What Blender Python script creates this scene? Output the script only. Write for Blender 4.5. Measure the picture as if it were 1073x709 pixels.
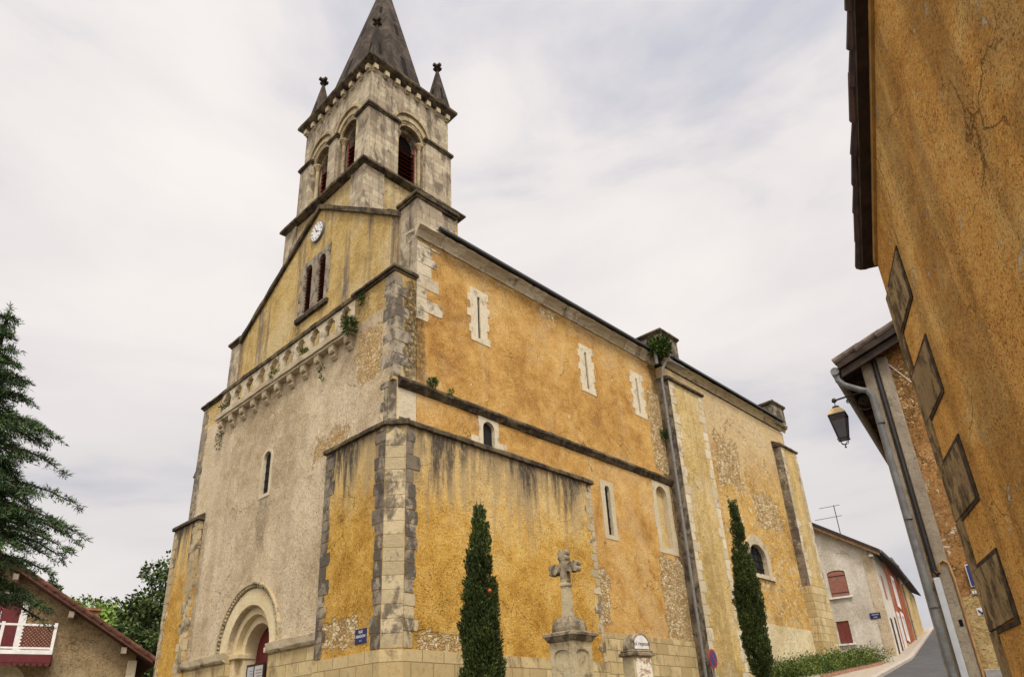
import bpy, bmesh, math, random
from mathutils import Vector, Matrix
from mathutils.geometry import tessellate_polygon
for o in list(bpy.data.objects): bpy.data.objects.remove(o)
S = bpy.context.scene
COL = S.collection
R = math.radians
PI = math.pi

# ---------------------------------------------------------------- camera
yaw, pitch, roll = R(44.44889), R(24.34575), R(-2.27447)
f = Vector((math.cos(pitch)*math.cos(yaw), math.cos(pitch)*math.sin(yaw), math.sin(pitch)))
r = Vector((math.sin(yaw), -math.cos(yaw), 0)); u = r.cross(f)
cr, sr = math.cos(roll), math.sin(roll)
rt, up = cr*r + sr*u, -sr*r + cr*u
CAM = Vector((-11.6336, -15.0223, 1.6))
cd = bpy.data.cameras.new('camera'); cam = bpy.data.objects.new('camera', cd); COL.objects.link(cam)
cam.matrix_world = Matrix(((rt.x, up.x, -f.x, CAM.x), (rt.y, up.y, -f.y, CAM.y), (rt.z, up.z, -f.z, CAM.z), (0, 0, 0, 1)))
cd.sensor_width = 36; cd.lens = 749.378/1073*36; cd.shift_x = 0.01749; cd.shift_y = 0.07499
cd.clip_start = 0.1; cd.clip_end = 3000
S.camera = cam
S.render.resolution_x, S.render.resolution_y = 1024, 676

# ---------------------------------------------------------------- sky, sun, exposure
SUN_EL, SUN_AZ = R(55), R(236)           # direction towards the sun, azimuth from +X
W = bpy.data.worlds.new('World'); S.world = W; W.use_nodes = True
nt = W.node_tree; nt.nodes.clear()
def wn(t, **k):
    n = nt.nodes.new(t)
    for a, b in k.items(): setattr(n, a, b)
    return n
wo = wn('ShaderNodeOutputWorld'); bg = wn('ShaderNodeBackground'); bg.inputs[1].default_value = 0.1
sky = wn('ShaderNodeTexSky', sky_type='NISHITA'); sky.sun_disc = False
sky.sun_elevation = SUN_EL; sky.sun_rotation = R(90)-SUN_AZ; sky.air_density = 1.0; sky.dust_density = 3.0
tc = wn('ShaderNodeTexCoord')
mp = wn('ShaderNodeMapping'); mp.inputs['Scale'].default_value = (1.0, 1.0, 3.2); mp.inputs['Rotation'].default_value = (R(6), R(-8), R(20))
nz = wn('ShaderNodeTexNoise'); nz.inputs['Scale'].default_value = 1.9; nz.inputs['Detail'].default_value = 7; nz.inputs['Roughness'].default_value = .52; nz.inputs['Distortion'].default_value = .35
nt.links.new(tc.outputs['Generated'], mp.inputs[0]); nt.links.new(mp.outputs[0], nz.inputs['Vector'])
rp = wn('ShaderNodeValToRGB'); cr_ = rp.color_ramp
cr_.elements[0].position = .3; cr_.elements[0].color = (.44, .442, .487, 1)
cr_.elements[1].position = .66; cr_.elements[1].color = (.75, .7, .665, 1)
e = cr_.elements.new(.45); e.color = (.66, .617, .6, 1)
nt.links.new(nz.outputs['Fac'], rp.inputs[0])
# brighter overhead, as an overcast sky is
sx = wn('ShaderNodeSeparateXYZ'); nt.links.new(tc.outputs['Generated'], sx.inputs[0])
mr = wn('ShaderNodeMapRange'); mr.inputs[1].default_value = 0.0; mr.inputs[2].default_value = 0.95; mr.inputs[3].default_value = 6.9; mr.inputs[4].default_value = 9.5
nt.links.new(sx.outputs[2], mr.inputs[0])
SUNV = (math.cos(SUN_EL)*math.cos(SUN_AZ), math.cos(SUN_EL)*math.sin(SUN_AZ), math.sin(SUN_EL))
dt = wn('ShaderNodeVectorMath', operation='DOT_PRODUCT'); nt.links.new(tc.outputs['Generated'], dt.inputs[0]); dt.inputs[1].default_value = SUNV
gl = wn('ShaderNodeMapRange', interpolation_type='SMOOTHSTEP'); gl.inputs[1].default_value = .35; gl.inputs[2].default_value = 1.0; gl.inputs[3].default_value = 1.0; gl.inputs[4].default_value = 2.6   # the cloud is brightest where the sun stands behind it
nt.links.new(dt.outputs['Value'], gl.inputs[0])
mm = wn('ShaderNodeMath', operation='MULTIPLY'); nt.links.new(mr.outputs[0], mm.inputs[0]); nt.links.new(gl.outputs[0], mm.inputs[1])
ml = wn('ShaderNodeVectorMath', operation='SCALE'); nt.links.new(rp.outputs[0], ml.inputs[0]); nt.links.new(mm.outputs[0], ml.inputs['Scale'])
mx = wn('ShaderNodeMix', data_type='RGBA'); mx.inputs[0].default_value = .9
nt.links.new(sky.outputs[0], mx.inputs[6]); nt.links.new(ml.outputs[0], mx.inputs[7])
nt.links.new(mx.outputs[2], bg.inputs[0]); nt.links.new(bg.outputs[0], wo.inputs[0])
sl = bpy.data.lights.new('sun', 'SUN'); sl.energy = 1.5; sl.angle = R(12); sl.color = (1, .95, .87)
so = bpy.data.objects.new('sun', sl); COL.objects.link(so)
sd = Vector((math.cos(SUN_EL)*math.cos(SUN_AZ), math.cos(SUN_EL)*math.sin(SUN_AZ), math.sin(SUN_EL)))
so.rotation_euler = sd.to_track_quat('Z', 'Y').to_euler(); so.location = (0, -20, 40)
V = S.view_settings; V.view_transform = 'Standard'; V.look = 'None'; V.gamma = 1; V.use_curve_mapping = False; V.exposure = 0.68
S.render.engine = 'CYCLES'

# ---------------------------------------------------------------- mesh helpers
ORIG = {}
class MB:
    def __init__(s): s.v = []; s.f = []; s.cuts = []
    def cut(s): s.cuts.append((len(s.v), len(s.f))); return s      # what follows becomes a part of its own
    def pieces(s):
        q = [(0, 0)]+[c for c in s.cuts if c[0] < len(s.v)]+[(len(s.v), len(s.f))]; out = []
        for (a, fa), (b, fb) in zip(q, q[1:]):
            if b > a:
                k = MB(); k.v = s.v[a:b]; k.f = [tuple(i-a for i in t) for t in s.f[fa:fb]]; out.append(k)
        return out
    def add(s, vs, fs):
        b = len(s.v); s.v += [tuple(p) for p in vs]; s.f += [tuple(i+b for i in q) for q in fs]; return s
    def box(s, a0, a1, b0, b1, c0, c1, fr=None):
        vs = [(x, y, z) for x in (a0, a1) for y in (b0, b1) for z in (c0, c1)]
        if fr: vs = [fr(*p) for p in vs]
        return s.add(vs, [(0, 1, 3, 2), (4, 6, 7, 5), (0, 4, 5, 1), (2, 3, 7, 6), (0, 2, 6, 4), (1, 5, 7, 3)])
    def prism(s, outer, holes, d0, d1, fr):
        loops = [outer]+list(holes)
        flat = [p for l in loops for p in l]; n = len(flat)
        tri = tessellate_polygon([[Vector((p[0], p[1], 0)) for p in l] for l in loops])
        vs = [fr(p[0], p[1], d0) for p in flat]+[fr(p[0], p[1], d1) for p in flat]
        fs = [tuple(t) for t in tri]+[tuple(i+n for i in reversed(t)) for t in tri]
        k = 0
        for l in loops:
            m = len(l)
            for i in range(m): a, b = k+i, k+(i+1) % m; fs.append((a, b, b+n, a+n))
            k += m
        return s.add(vs, fs)
    def tube(s, pts, rad, n=8, caps=True):
        pts = [Vector(p) for p in pts]; rs = rad if isinstance(rad, (list, tuple)) else [rad]*len(pts)
        vs = []; fs = []; ref = None
        for i, p in enumerate(pts):
            d = (pts[min(i+1, len(pts)-1)]-pts[max(i-1, 0)]).normalized()
            if ref is None:
                ref = d.orthogonal().normalized()
            ref = (ref-d*ref.dot(d)); ref = ref.normalized() if ref.length > 1e-6 else d.orthogonal().normalized()
            q = d.cross(ref)
            for k in range(n):
                a = 2*PI*k/n; vs.append(p+(ref*math.cos(a)+q*math.sin(a))*rs[i])
        for i in range(len(pts)-1):
            for k in range(n): fs.append((i*n+k, i*n+(k+1) % n, (i+1)*n+(k+1) % n, (i+1)*n+k))
        if caps: fs += [tuple(reversed(range(n))), tuple(range((len(pts)-1)*n, len(pts)*n))]
        return s.add(vs, fs)
    def lathe(s, c, prof, n=16, rot=0.0):       # prof: (radius, z) pairs
        vs = []; fs = []
        for rr, z in prof:
            for k in range(n): a = rot+2*PI*k/n; vs.append((c[0]+rr*math.cos(a), c[1]+rr*math.sin(a), c[2]+z))
        for i in range(len(prof)-1):
            for k in range(n): fs.append((i*n+k, i*n+(k+1) % n, (i+1)*n+(k+1) % n, (i+1)*n+k))
        fs += [tuple(reversed(range(n))), tuple(range((len(prof)-1)*n, len(prof)*n))]
        return s.add(vs, fs)
    def extr(s, prof, path, closed=False):      # profile (out, z) swept along plan path of (x, y, nx, ny)
        vs = []; m = len(prof); k = len(path)
        for (x, y, nx, ny) in path:
            for (o, z) in prof: vs.append((x+nx*o, y+ny*o, z))
        fs = []
        for i in range(k-1):
            for j in range(m): fs.append((i*m+j, i*m+(j+1) % m, (i+1)*m+(j+1) % m, (i+1)*m+j))
        fs += [tuple(range(m)), tuple(range((k-1)*m, k*m))]
        return s.add(vs, fs)
    def build(s, name, mat, parent=None, smooth=False, bevel=0, loc=None, label=None, kind=None, calc=True, wob=0.0):
        me = bpy.data.meshes.new(name); org = Vector(ORIG.get(parent.name, (0, 0, 0))) if parent else Vector(loc or (0, 0, 0))
        me.from_pydata([(p[0]-org.x, p[1]-org.y, p[2]-org.z) for p in s.v], [], s.f)
        if wob:                                    # worn, slightly uneven edges on long mouldings
            bm = bmesh.new(); bm.from_mesh(me); rw = random.Random(len(s.v)*7+int(abs(s.v[0][2])*100))
            le = [e for e in bm.edges if e.calc_length() > .7]
            if le: 
                for e_ in sorted({int(e.calc_length()/.33) for e in le}): bmesh.ops.subdivide_edges(bm, edges=[e for e in le if e.is_valid and int(e.calc_length()/.33) == e_], cuts=min(e_, 60), use_grid_fill=True)
            for v in bm.verts: v.co += Vector((rw.uniform(-1, 1), rw.uniform(-1, 1), rw.uniform(-1, 1)))*wob*(2.2 if rw.random() < .12 else 1)
            bm.to_mesh(me); bm.free()
        if calc:
            bm = bmesh.new(); bm.from_mesh(me); bmesh.ops.recalc_face_normals(bm, faces=bm.faces); bm.to_mesh(me); bm.free()
        if smooth:
            me.polygons.foreach_set('use_smooth', [True]*len(me.polygons))
        me.materials.append(mat); o = bpy.data.objects.new(name, me); COL.objects.link(o)
        if parent: o.parent = parent
        else: o.location = org
        ORIG[o.name] = org
        if bevel:
            b = o.modifiers.new('bevel', 'BEVEL'); b.width = bevel; b.segments = 2; b.limit_method = 'ANGLE'; b.angle_limit = R(35)
        if label: o['label'] = label
        if kind: o['kind'] = kind
        return o
def thing(name, label, cat, loc, group=None):
    o = bpy.data.objects.new(name, None); o.empty_display_size = .3; COL.objects.link(o); o.location = loc; ORIG[o.name] = Vector(loc)
    o['label'] = label; o['category'] = cat
    if group: o['group'] = group
    return o
def tag(o, label, cat, group=None):
    o['label'] = label; o['category'] = cat
    if group: o['group'] = group
    return o
def text(body, size, mat, parent, fr, uv, depth=.004, name='lettering'):
    c = bpy.data.curves.new(name, 'FONT'); c.body = body; c.size = size; c.align_x = 'CENTER'; c.align_y = 'CENTER'; c.extrude = .002
    t = bpy.data.objects.new(name, c); dg = None
    COL.objects.link(t); bpy.context.view_layer.update()
    me = bpy.data.meshes.new_from_object(t.evaluated_get(bpy.context.evaluated_depsgraph_get()))
    mb = MB(); mb.add([fr(uv[0]+p.co.x*SGN[0], uv[1]+p.co.y, depth+p.co.z) for p in me.vertices], [tuple(q.vertices) for q in me.polygons])
    bpy.data.objects.remove(t); bpy.data.meshes.remove(me); bpy.data.curves.remove(c)
    return mb.build(name, mat, parent)
SGN = [1]
def frX(x0): return lambda u, v, w: (x0-w, u, v)          # facade: u = y, v = z, w towards -x
def frY(y0): return lambda u, v, w: (u, y0-w, v)          # south wall: u = x, v = z, w towards -y
def frP(p, h, side=1):                                    # vertical plane at p with heading h; w to the left (side 1) or right of it
    c, s_ = math.cos(R(h)), math.sin(R(h))
    return lambda u, v, w: (p[0]+c*u-s_*w*side, p[1]+s_*u+c*w*side, v)
def rect(a, b, c, d): return [(a, c), (b, c), (b, d), (a, d)]
def arc(cu, cz, rr, a0, a1, n=18, rz=None): return [(cu+rr*math.cos(a0+(a1-a0)*i/n), cz+(rz or rr)*math.sin(a0+(a1-a0)*i/n)) for i in range(n+1)]
def arch(u0, u1, z0, zs, rz=None, n=16): return [(u0, z0), (u1, z0)]+arc((u0+u1)/2, zs, (u1-u0)/2, 0, PI, n, rz)
def band(cu, z0, zs, ro, ri, n=22):                       # arched band with legs
    return [(cu+ri, z0), (cu+ro, z0)]+arc(cu, zs, ro, 0, PI, n)+[(cu-ro, z0), (cu-ri, z0)]+arc(cu, zs, ri, PI, 0, n)
def half_ring(cu, zs, ro, ri, n=22): return arc(cu, zs, ro, 0, PI, n)+arc(cu, zs, ri, PI, 0, n)
def toothed(u0, u1, z0, z1, n, rng, t=.09):               # irregular toothed surround outline
    L = []; Rr = []; dz = (z1-z0)/n
    for i in range(n):
        a = t*(i % 2)+rng.uniform(-.03, .05); b = t*((i+1) % 2)+rng.uniform(-.03, .05); j = lambda: rng.uniform(-.014, .014)
        L += [(u0-a+j(), z0+i*dz+.012), (u0-a+j(), z0+(i+.5)*dz), (u0-a+j(), z0+(i+1)*dz)]; Rr += [(u1+b+j(), z0+i*dz+.012), (u1+b+j(), z0+(i+.5)*dz), (u1+b+j(), z0+(i+1)*dz)]
    return Rr+L[::-1]
def quoins(mb, fr, ue, sgn, z0, z1, wl, ws, h, proud, rng, jz=.12):
    z = z0; k = 0
    while z < z1-.1:
        hh = min(h*rng.uniform(1-1.7*jz, 1+1.7*jz), z1-z); w = (wl if k % 2 else ws)*rng.uniform(.76, 1.18); j = lambda: rng.uniform(-.018, .018)
        ub = ue+sgn*w; q = [(ue, z+.007), (ub+j()-sgn*.02, z+.009+abs(j())*.7), (ub+j(), z+hh*.45), (ub+j()-sgn*.02, z+hh-.009-abs(j())*.7), (ue, z+hh-.007)]
        mb.prism(q, [], -.02, proud+rng.uniform(-.004, .006), fr); z += hh; k += 1
def gz(x, y):
    return .092*(x+11.63)+.049*(max(-14, min(y+15.02, 22)))+.04*max(0, x-33)

# ---------------------------------------------------------------- material helpers
class N:
    def __init__(s, name):
        s.m = bpy.data.materials.new(name); s.m.use_nodes = True; s.t = s.m.node_tree; s.b = s.t.nodes['Principled BSDF']
        s.g = s.t.nodes.new('ShaderNodeNewGeometry'); s.pos = s.g.outputs['Position']; s.isl = s.g.outputs['Random Per Island']
        q = s.t.nodes.new('ShaderNodeSeparateXYZ'); s.t.links.new(s.pos, q.inputs[0]); s.x, s.y, s.z = q.outputs
    def put(s, sock, v):
        if hasattr(v, 'is_linked') or hasattr(v, 'links'): s.t.links.new(v, sock)
        elif isinstance(v, (tuple, list)) and sock.type == 'RGBA' and len(v) == 3: sock.default_value = (*v, 1)
        else: sock.default_value = v
    def math(s, op, a, b=0, c=0, clamp=False):
        n = s.t.nodes.new('ShaderNodeMath'); n.operation = op; n.use_clamp = clamp
        for i, v in enumerate((a, b, c)): s.put(n.inputs[i], v)
        return n.outputs[0]
    def comb(s, x, y, z):
        n = s.t.nodes.new('ShaderNodeCombineXYZ')
        for i, v in enumerate((x, y, z)): s.put(n.inputs[i], v)
        return n.outputs[0]
    def scl(s, v, k):
        n = s.t.nodes.new('ShaderNodeVectorMath'); n.operation = 'MULTIPLY'; s.put(n.inputs[0], v); n.inputs[1].default_value = k; return n.outputs[0]
    def noise(s, scale, det=5, rough=.6, vec=None, dist=0, w=None):
        n = s.t.nodes.new('ShaderNodeTexNoise'); n.inputs['Scale'].default_value = scale; n.inputs['Detail'].default_value = det; n.inputs['Roughness'].default_value = rough; n.inputs['Distortion'].default_value = dist
        s.put(n.inputs['Vector'], vec if vec is not None else s.pos); return n.outputs['Fac']
    def voro(s, scale, vec=None, feat='F1', out='Distance'):
        n = s.t.nodes.new('ShaderNodeTexVoronoi'); n.feature = feat; n.inputs['Scale'].default_value = scale; s.put(n.inputs['Vector'], vec if vec is not None else s.pos); return n.outputs[out]
    def mr(s, v, a, b, c=0.0, d=1.0):
        n = s.t.nodes.new('ShaderNodeMapRange'); n.interpolation_type = 'SMOOTHSTEP'
        for i, q in enumerate((v, a, b, c, d)): s.put(n.inputs[i], q)
        return n.outputs[0]
    def mix(s, fac, a, b, mode='MIX'):
        n = s.t.nodes.new('ShaderNodeMix'); n.data_type = 'RGBA'; n.blend_type = mode
        s.put(n.inputs[0], fac); s.put(n.inputs[6], a); s.put(n.inputs[7], b); return n.outputs[2]
    def ramp(s, fac, st):
        n = s.t.nodes.new('ShaderNodeValToRGB'); el = n.color_ramp.elements
        while len(el) < len(st): el.new(.5)
        for e_, (p, c) in zip(el, st): e_.position = p; e_.color = (*c, 1)
        s.put(n.inputs[0], fac); return n.outputs[0]
    def uv(s): # horizontal coordinate along any axis-aligned wall, and height
        return s.comb(s.math('ADD', s.x, s.y), s.z, 0.0)
    def brick(s, w, h, mort=.012, vec=None, off=.5):
        n = s.t.nodes.new('ShaderNodeTexBrick'); n.inputs['Scale'].default_value = 1; n.inputs['Brick Width'].default_value = w; n.inputs['Row Height'].default_value = h; n.inputs['Mortar Size'].default_value = mort; n.inputs['Mortar Smooth'].default_value = .3; n.offset = off
        n.inputs['Color1'].default_value = (0, 0, 0, 1); n.inputs['Color2'].default_value = (1, 1, 1, 1); n.inputs['Bias'].default_value = 0; n.inputs['Mortar'].default_value = (.5, .5, .5, 1)
        s.put(n.inputs['Vector'], vec if vec is not None else s.uv()); return n.outputs['Color'], n.outputs['Fac']
    def bump(s, h, st=.5, d=.02):
        n = s.t.nodes.new('ShaderNodeBump'); n.inputs['Strength'].default_value = st; n.inputs['Distance'].default_value = d; s.put(n.inputs['Height'], h); return n.outputs[0]
    def out(s, col, rough=.9, normal=None, spec=.2, metal=0):
        s.put(s.b.inputs['Base Color'], col); s.put(s.b.inputs['Roughness'], rough); s.b.inputs['Specular IOR Level'].default_value = spec; s.b.inputs['Metallic'].default_value = metal
        if normal is not None: s.t.links.new(normal, s.b.inputs['Normal'])
        return s.m
def rgb(h): # sRGB hex to linear
    c = [int(h[i:i+2], 16)/255 for i in (0, 2, 4)]; return tuple(x/12.92 if x <= .04045 else ((x+.055)/1.055)**2.4 for x in c)
def plain(name, col, rough=.7, spec=.3, metal=0, var=.25, sc=6):
    n = N(name); a = n.noise(sc, 5, .65); c = n.mix(n.mr(a, .35, .7), tuple(k*(1-var) for k in col), tuple(min(1, k*(1+var*.5)) for k in col))
    return n.out(c, rough, n.bump(n.noise(sc*9, 4), .25, .006), spec, metal)
def plaster(name, hi, mid, lo, worn=None, wornamt=0.0, streak=None, vert=0.0, vertcol=None, boxes=(), stain=.3, staincol=(.06, .05, .042), gran=1.0, grit=1.0, crack=.6, fade=.6, soot=(), flake=0.0, rubcol=(rgb('ab8f62'), rgb('c9b083'), rgb('dfcda6'), rgb('8d6b3e')), top=None, rubsc=8.0):
    """old lime render: broad fading, mottling, rain streaks, flaked and fallen patches that show rubble"""
    n = N(name)
    big = n.noise(.35, 6, .62, dist=.6); med = n.noise(1.6, 6, .68, dist=.4); fine = n.noise(7, 6, .75); gr = n.noise(19*gran, 5, .8)
    c = n.ramp(n.math('ADD', n.math('MULTIPLY', big, .55), n.math('MULTIPLY', med, .45)), [(.39, lo), (.5, mid), (.61, hi)])
    fd = n.math('MULTIPLY', n.mr(n.noise(.42, 6, .66, n.scl(n.pos, (1, 1, .8)), dist=.8), .5, .62), fade); c = n.mix(fd, c, tuple(.45*k+.55*q for k, q in zip(hi, rgb('c2b295'))))
    c = n.mix(n.mr(fine, .5, .72, 0, .5), c, tuple(k*.6 for k in lo))
    c = n.mix(n.mr(fine, .47, .3, 0, .35), c, tuple(min(.8, k*1.12) for k in hi))
    c = n.mix(n.mr(gr, .52, .66, 0, min(.9, .7*grit)), c, tuple(k*.36 for k in lo))
    c = n.mix(n.mr(gr, .48, .34, 0, min(.85, .5*grit)), c, tuple(min(.8, k*1.25) for k in hi))
    pit = n.mr(n.noise(21*gran, 2, .55, n.scl(n.pos, (1, 1, 2.0))), .6, .68); pitm = n.math('MULTIPLY', pit, n.mr(n.noise(1.1, 4, .65), .36, .6, .25, 1))
    c = n.mix(n.math('MULTIPLY', pitm, min(1, .72*grit)), c, tuple(k*.3 for k in lo))
    pal = n.mr(n.noise(27*gran, 2, .55, n.scl(n.pos, (1, 1, 1.7))), .61, .67); c = n.mix(n.math('MULTIPLY', pal, .5), c, tuple(min(.8, k*1.3) for k in hi))
    h = n.math('SUBTRACT', n.math('ADD', n.math('MULTIPLY', gr, .35), n.math('ADD', fine, n.math('MULTIPLY', med, .8))), n.math('MULTIPLY', pitm, .8))
    # rubble under fallen render
    wv = n.t.nodes.new('ShaderNodeTexNoise'); wv.inputs['Scale'].default_value = 5; wv.inputs['Detail'].default_value = 4; n.put(wv.inputs['Vector'], n.pos)
    wa = n.t.nodes.new('ShaderNodeVectorMath'); wa.operation = 'MULTIPLY_ADD'; n.put(wa.inputs[0], wv.outputs['Color']); wa.inputs[1].default_value = (.22, .22, .22); n.put(wa.inputs[2], n.scl(n.pos, (1, 1, 1.45)))
    cell = n.voro(rubsc, wa.outputs[0], 'F1', 'Color'); ed = n.voro(rubsc, wa.outputs[0], 'DISTANCE_TO_EDGE')
    cw = n.t.nodes.new('ShaderNodeSeparateColor'); n.put(cw.inputs[0], cell)
    rub = n.ramp(cw.outputs[0], [(.1, rubcol[0]), (.5, rubcol[1]), (.85, rubcol[2])])
    rub = n.mix(n.math('MULTIPLY', n.mr(ed, .1, .0), n.mr(fine, .3, .6, .35, .95)), rub, rubcol[3])
    rub = n.mix(n.mr(fine, .48, .62, 0, .75), rub, c)
    rub = n.mix(n.mr(gr, .52, .7, 0, .5), rub, rgb('77603f'))
    msk = None
    if wornamt > 0:
        msk = n.mr(n.noise(.62, 7, .72, dist=.7), .72-wornamt*.3, .755-wornamt*.3)
    for (axis, a0, a1, z0, z1, th) in boxes:      # places where the render has come away
        ax = {'x': n.x, 'y': n.y}[axis]; wob = n.math('MULTIPLY', n.math('SUBTRACT', n.noise(1.6, 6, .7), .5), th)
        aa = n.math('ADD', ax, wob); zz = n.math('ADD', n.z, n.math('MULTIPLY', n.math('SUBTRACT', n.noise(1.3, 6, .7, n.scl(n.pos, (1.1, 1.1, 1.2))), .5), th))
        k = n.math('MULTIPLY', n.math('MULTIPLY', n.mr(aa, a0-.16, a0+.16), n.mr(aa, a1+.16, a1-.16)), n.math('MULTIPLY', n.mr(zz, z0-.16, z0+.16), n.mr(zz, z1+.16, z1-.16)))
        k = n.mr(n.math('ADD', k, n.math('MULTIPLY', n.math('SUBTRACT', fine, .5), .9)), .42, .6)
        msk = k if msk is None else n.math('MAXIMUM', msk, k)
    if flake > 0:                                  # small pale chips
        fl = n.mr(n.noise(3.2, 6, .75, n.scl(n.pos, (1, 1, 1.3)), dist=.5), .66-flake*.14, .68-flake*.14)
        c = n.mix(n.math('MULTIPLY', fl, .85), c, worn or rgb('e0cfae'))
        h = n.math('SUBTRACT', h, n.math('MULTIPLY', fl, .5))
    if vert > 0:                                   # long vertical run-off bands
        vb = n.noise(1.15, 5, .6, n.scl(n.pos, (1, 1, .05)), dist=.15)
        vb = n.math('MULTIPLY', n.mr(vb, .5, .62), n.mr(n.noise(3, 5, .7), .2, .55)); c = n.mix(n.math('MULTIPLY', vb, vert), c, vertcol or rgb('7d6f61'))
    if top:                                        # paler, washed-out render high on the panel: (z from, z to, colour, amount)
        c = n.mix(n.math('MULTIPLY', n.mr(n.math('ADD', n.z, n.math('MULTIPLY', n.math('SUBTRACT', med, .5), 2.5)), top[0], top[1]), top[3]), c, top[2])
    if streak:                                     # black run-off below copings: (top z, length, strength)
        for (zt, ln, st) in streak:
            sn = n.noise(3.6, 5, .65, n.scl(n.pos, (1, 1, .11)), dist=.1)
            lowf = n.mr(n.noise(.7, 4, .6, n.scl(n.pos, (1, 1, .2))), .36, .6, .25, 1.0)
            reach = n.math('MULTIPLY', n.math('MULTIPLY', n.mr(sn, .3, .66), lowf), ln)
            d_ = n.math('SUBTRACT', zt, n.z)
            k2 = n.mr(n.math('SUBTRACT', d_, n.math('MULTIPLY', n.mr(sn, .25, .7), ln*1.9)), .1, -.7*ln)
            k2 = n.math('MULTIPLY', k2, n.math('LESS_THAN', n.z, zt+.02))
            c = n.mix(n.math('MULTIPLY', k2, st*.5), c, rgb('97876c'))
            k = n.mr(n.math('SUBTRACT', d_, reach), .3*ln, -.45*ln)
            k = n.math('MULTIPLY', n.math('MULTIPLY', k, n.mr(n.noise(11, 6, .8, n.scl(n.pos, (1, 1, .35))), .3, .5)), n.math('LESS_THAN', n.z, zt+.02))
            c = n.mix(n.math('MULTIPLY', k, st), c, staincol)
    if stain > 0:
        c = n.mix(n.math('MULTIPLY', n.mr(n.noise(.9, 7, .75, n.scl(n.pos, (1, 1, .45))), .56, .74), stain), c, tuple(k*.5 for k in mid))
    for (axis, a0, a1, z0, z1, am) in soot:        # black weathering with ragged edges
        ax = {'x': n.x, 'y': n.y}[axis]; wob = n.math('MULTIPLY', n.math('SUBTRACT', n.noise(2.2, 6, .7, n.scl(n.pos, (1, 1, .4))), .5), .5); aa = n.math('ADD', ax, wob); zz = n.math('ADD', n.z, n.math('MULTIPLY', wob, 3))
        k = n.math('MULTIPLY', n.math('MULTIPLY', n.mr(aa, a0-.12, a0+.12), n.mr(aa, a1+.12, a1-.12)), n.math('MULTIPLY', n.mr(zz, z0-.5, z0+.5), n.mr(zz, z1+.3, z1-.3)))
        k = n.math('MULTIPLY', k, n.mr(n.math('ADD', fine, n.math('MULTIPLY', gr, .5)), .5, .85, .15, 1)); c = n.mix(n.math('MULTIPLY', k, am), c, rgb('3d332a'))
    if crack > 0:
        cv = n.t.nodes.new('ShaderNodeVectorMath'); cv.operation = 'MULTIPLY_ADD'; cn = n.t.nodes.new('ShaderNodeTexNoise'); cn.inputs['Scale'].default_value = 1.3; cn.inputs['Detail'].default_value = 6; n.put(cn.inputs['Vector'], n.pos)
        n.put(cv.inputs[0], cn.outputs['Color']); cv.inputs[1].default_value = (1.3, 1.3, 1.3); n.put(cv.inputs[2], n.pos)
        ce = n.voro(.42, cv.outputs[0], 'DISTANCE_TO_EDGE'); ck_ = n.math('MULTIPLY', n.mr(ce, .006, .001), n.mr(n.noise(.5, 4, .6), .5, .6)); c = n.mix(n.math('MULTIPLY', ck_, crack), c, tuple(k*.25 for k in lo)); h = n.math('SUBTRACT', h, n.math('MULTIPLY', ck_, crack))
    if msk is not None:
        c = n.mix(msk, c, rub)
        h = n.math('SUBTRACT', n.math('ADD', h, n.math('MULTIPLY', n.mr(ed, 0, .12), n.math('MULTIPLY', msk, 1.2))), n.math('MULTIPLY', msk, 1.6))
        rim = n.math('MULTIPLY', n.mr(msk, .02, .5), n.mr(msk, .98, .5)); c = n.mix(n.math('MULTIPLY', rim, .6), c, rgb('7a5426'))
    return n.out(c, .93, n.bump(h, min(1, .85*grit), .04*grit), .12)
def stone(name, a, b, dark, darkamt=.3, isl=True, lich=0.0, sc=1.0, light=None):
    """weathered limestone, each block its own tone"""
    n = N(name); big = n.noise(1.1*sc, 6, .65); fine = n.noise(10*sc, 6, .75); gr = n.noise(26*sc, 5, .8)
    t = n.math('ADD', n.math('MULTIPLY', big, .6), n.math('MULTIPLY', n.isl, .4)) if isl else big
    c = n.mix(n.mr(t, .3, .68), a, b)
    c = n.mix(n.mr(fine, .5, .7, 0, .5), c, tuple(k*.6 for k in a))
    c = n.mix(n.mr(gr, .52, .7, 0, .5), c, tuple(k*.4 for k in a))
    dk = n.noise(2.3*sc, 7, .74, n.scl(n.pos, (1, 1, .7)), dist=.4)
    dk = n.math('ADD', dk, n.math('MULTIPLY', n.math('SUBTRACT', n.isl, .5), .16)) if isl else dk
    c = n.mix(n.math('MULTIPLY', n.mr(dk, .62-darkamt*.3, .78-darkamt*.3), .82), c, n.mix(n.mr(fine, .35, .65), dark, tuple(min(1, k*2.1) for k in dark)))
    if lich > 0: c = n.mix(n.math('MULTIPLY', n.mr(n.noise(5, 6, .7), .6, .68), lich), c, rgb('97804a'))
    if light: c = n.mix(n.mr(n.noise(4, 6, .7), .6, .7, 0, .6), c, light)
    h = n.math('ADD', n.math('MULTIPLY', big, .6), n.math('ADD', fine, n.math('MULTIPLY', gr, .3)))
    return n.out(c, .92, n.bump(h, .8, .03), .15)
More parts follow.
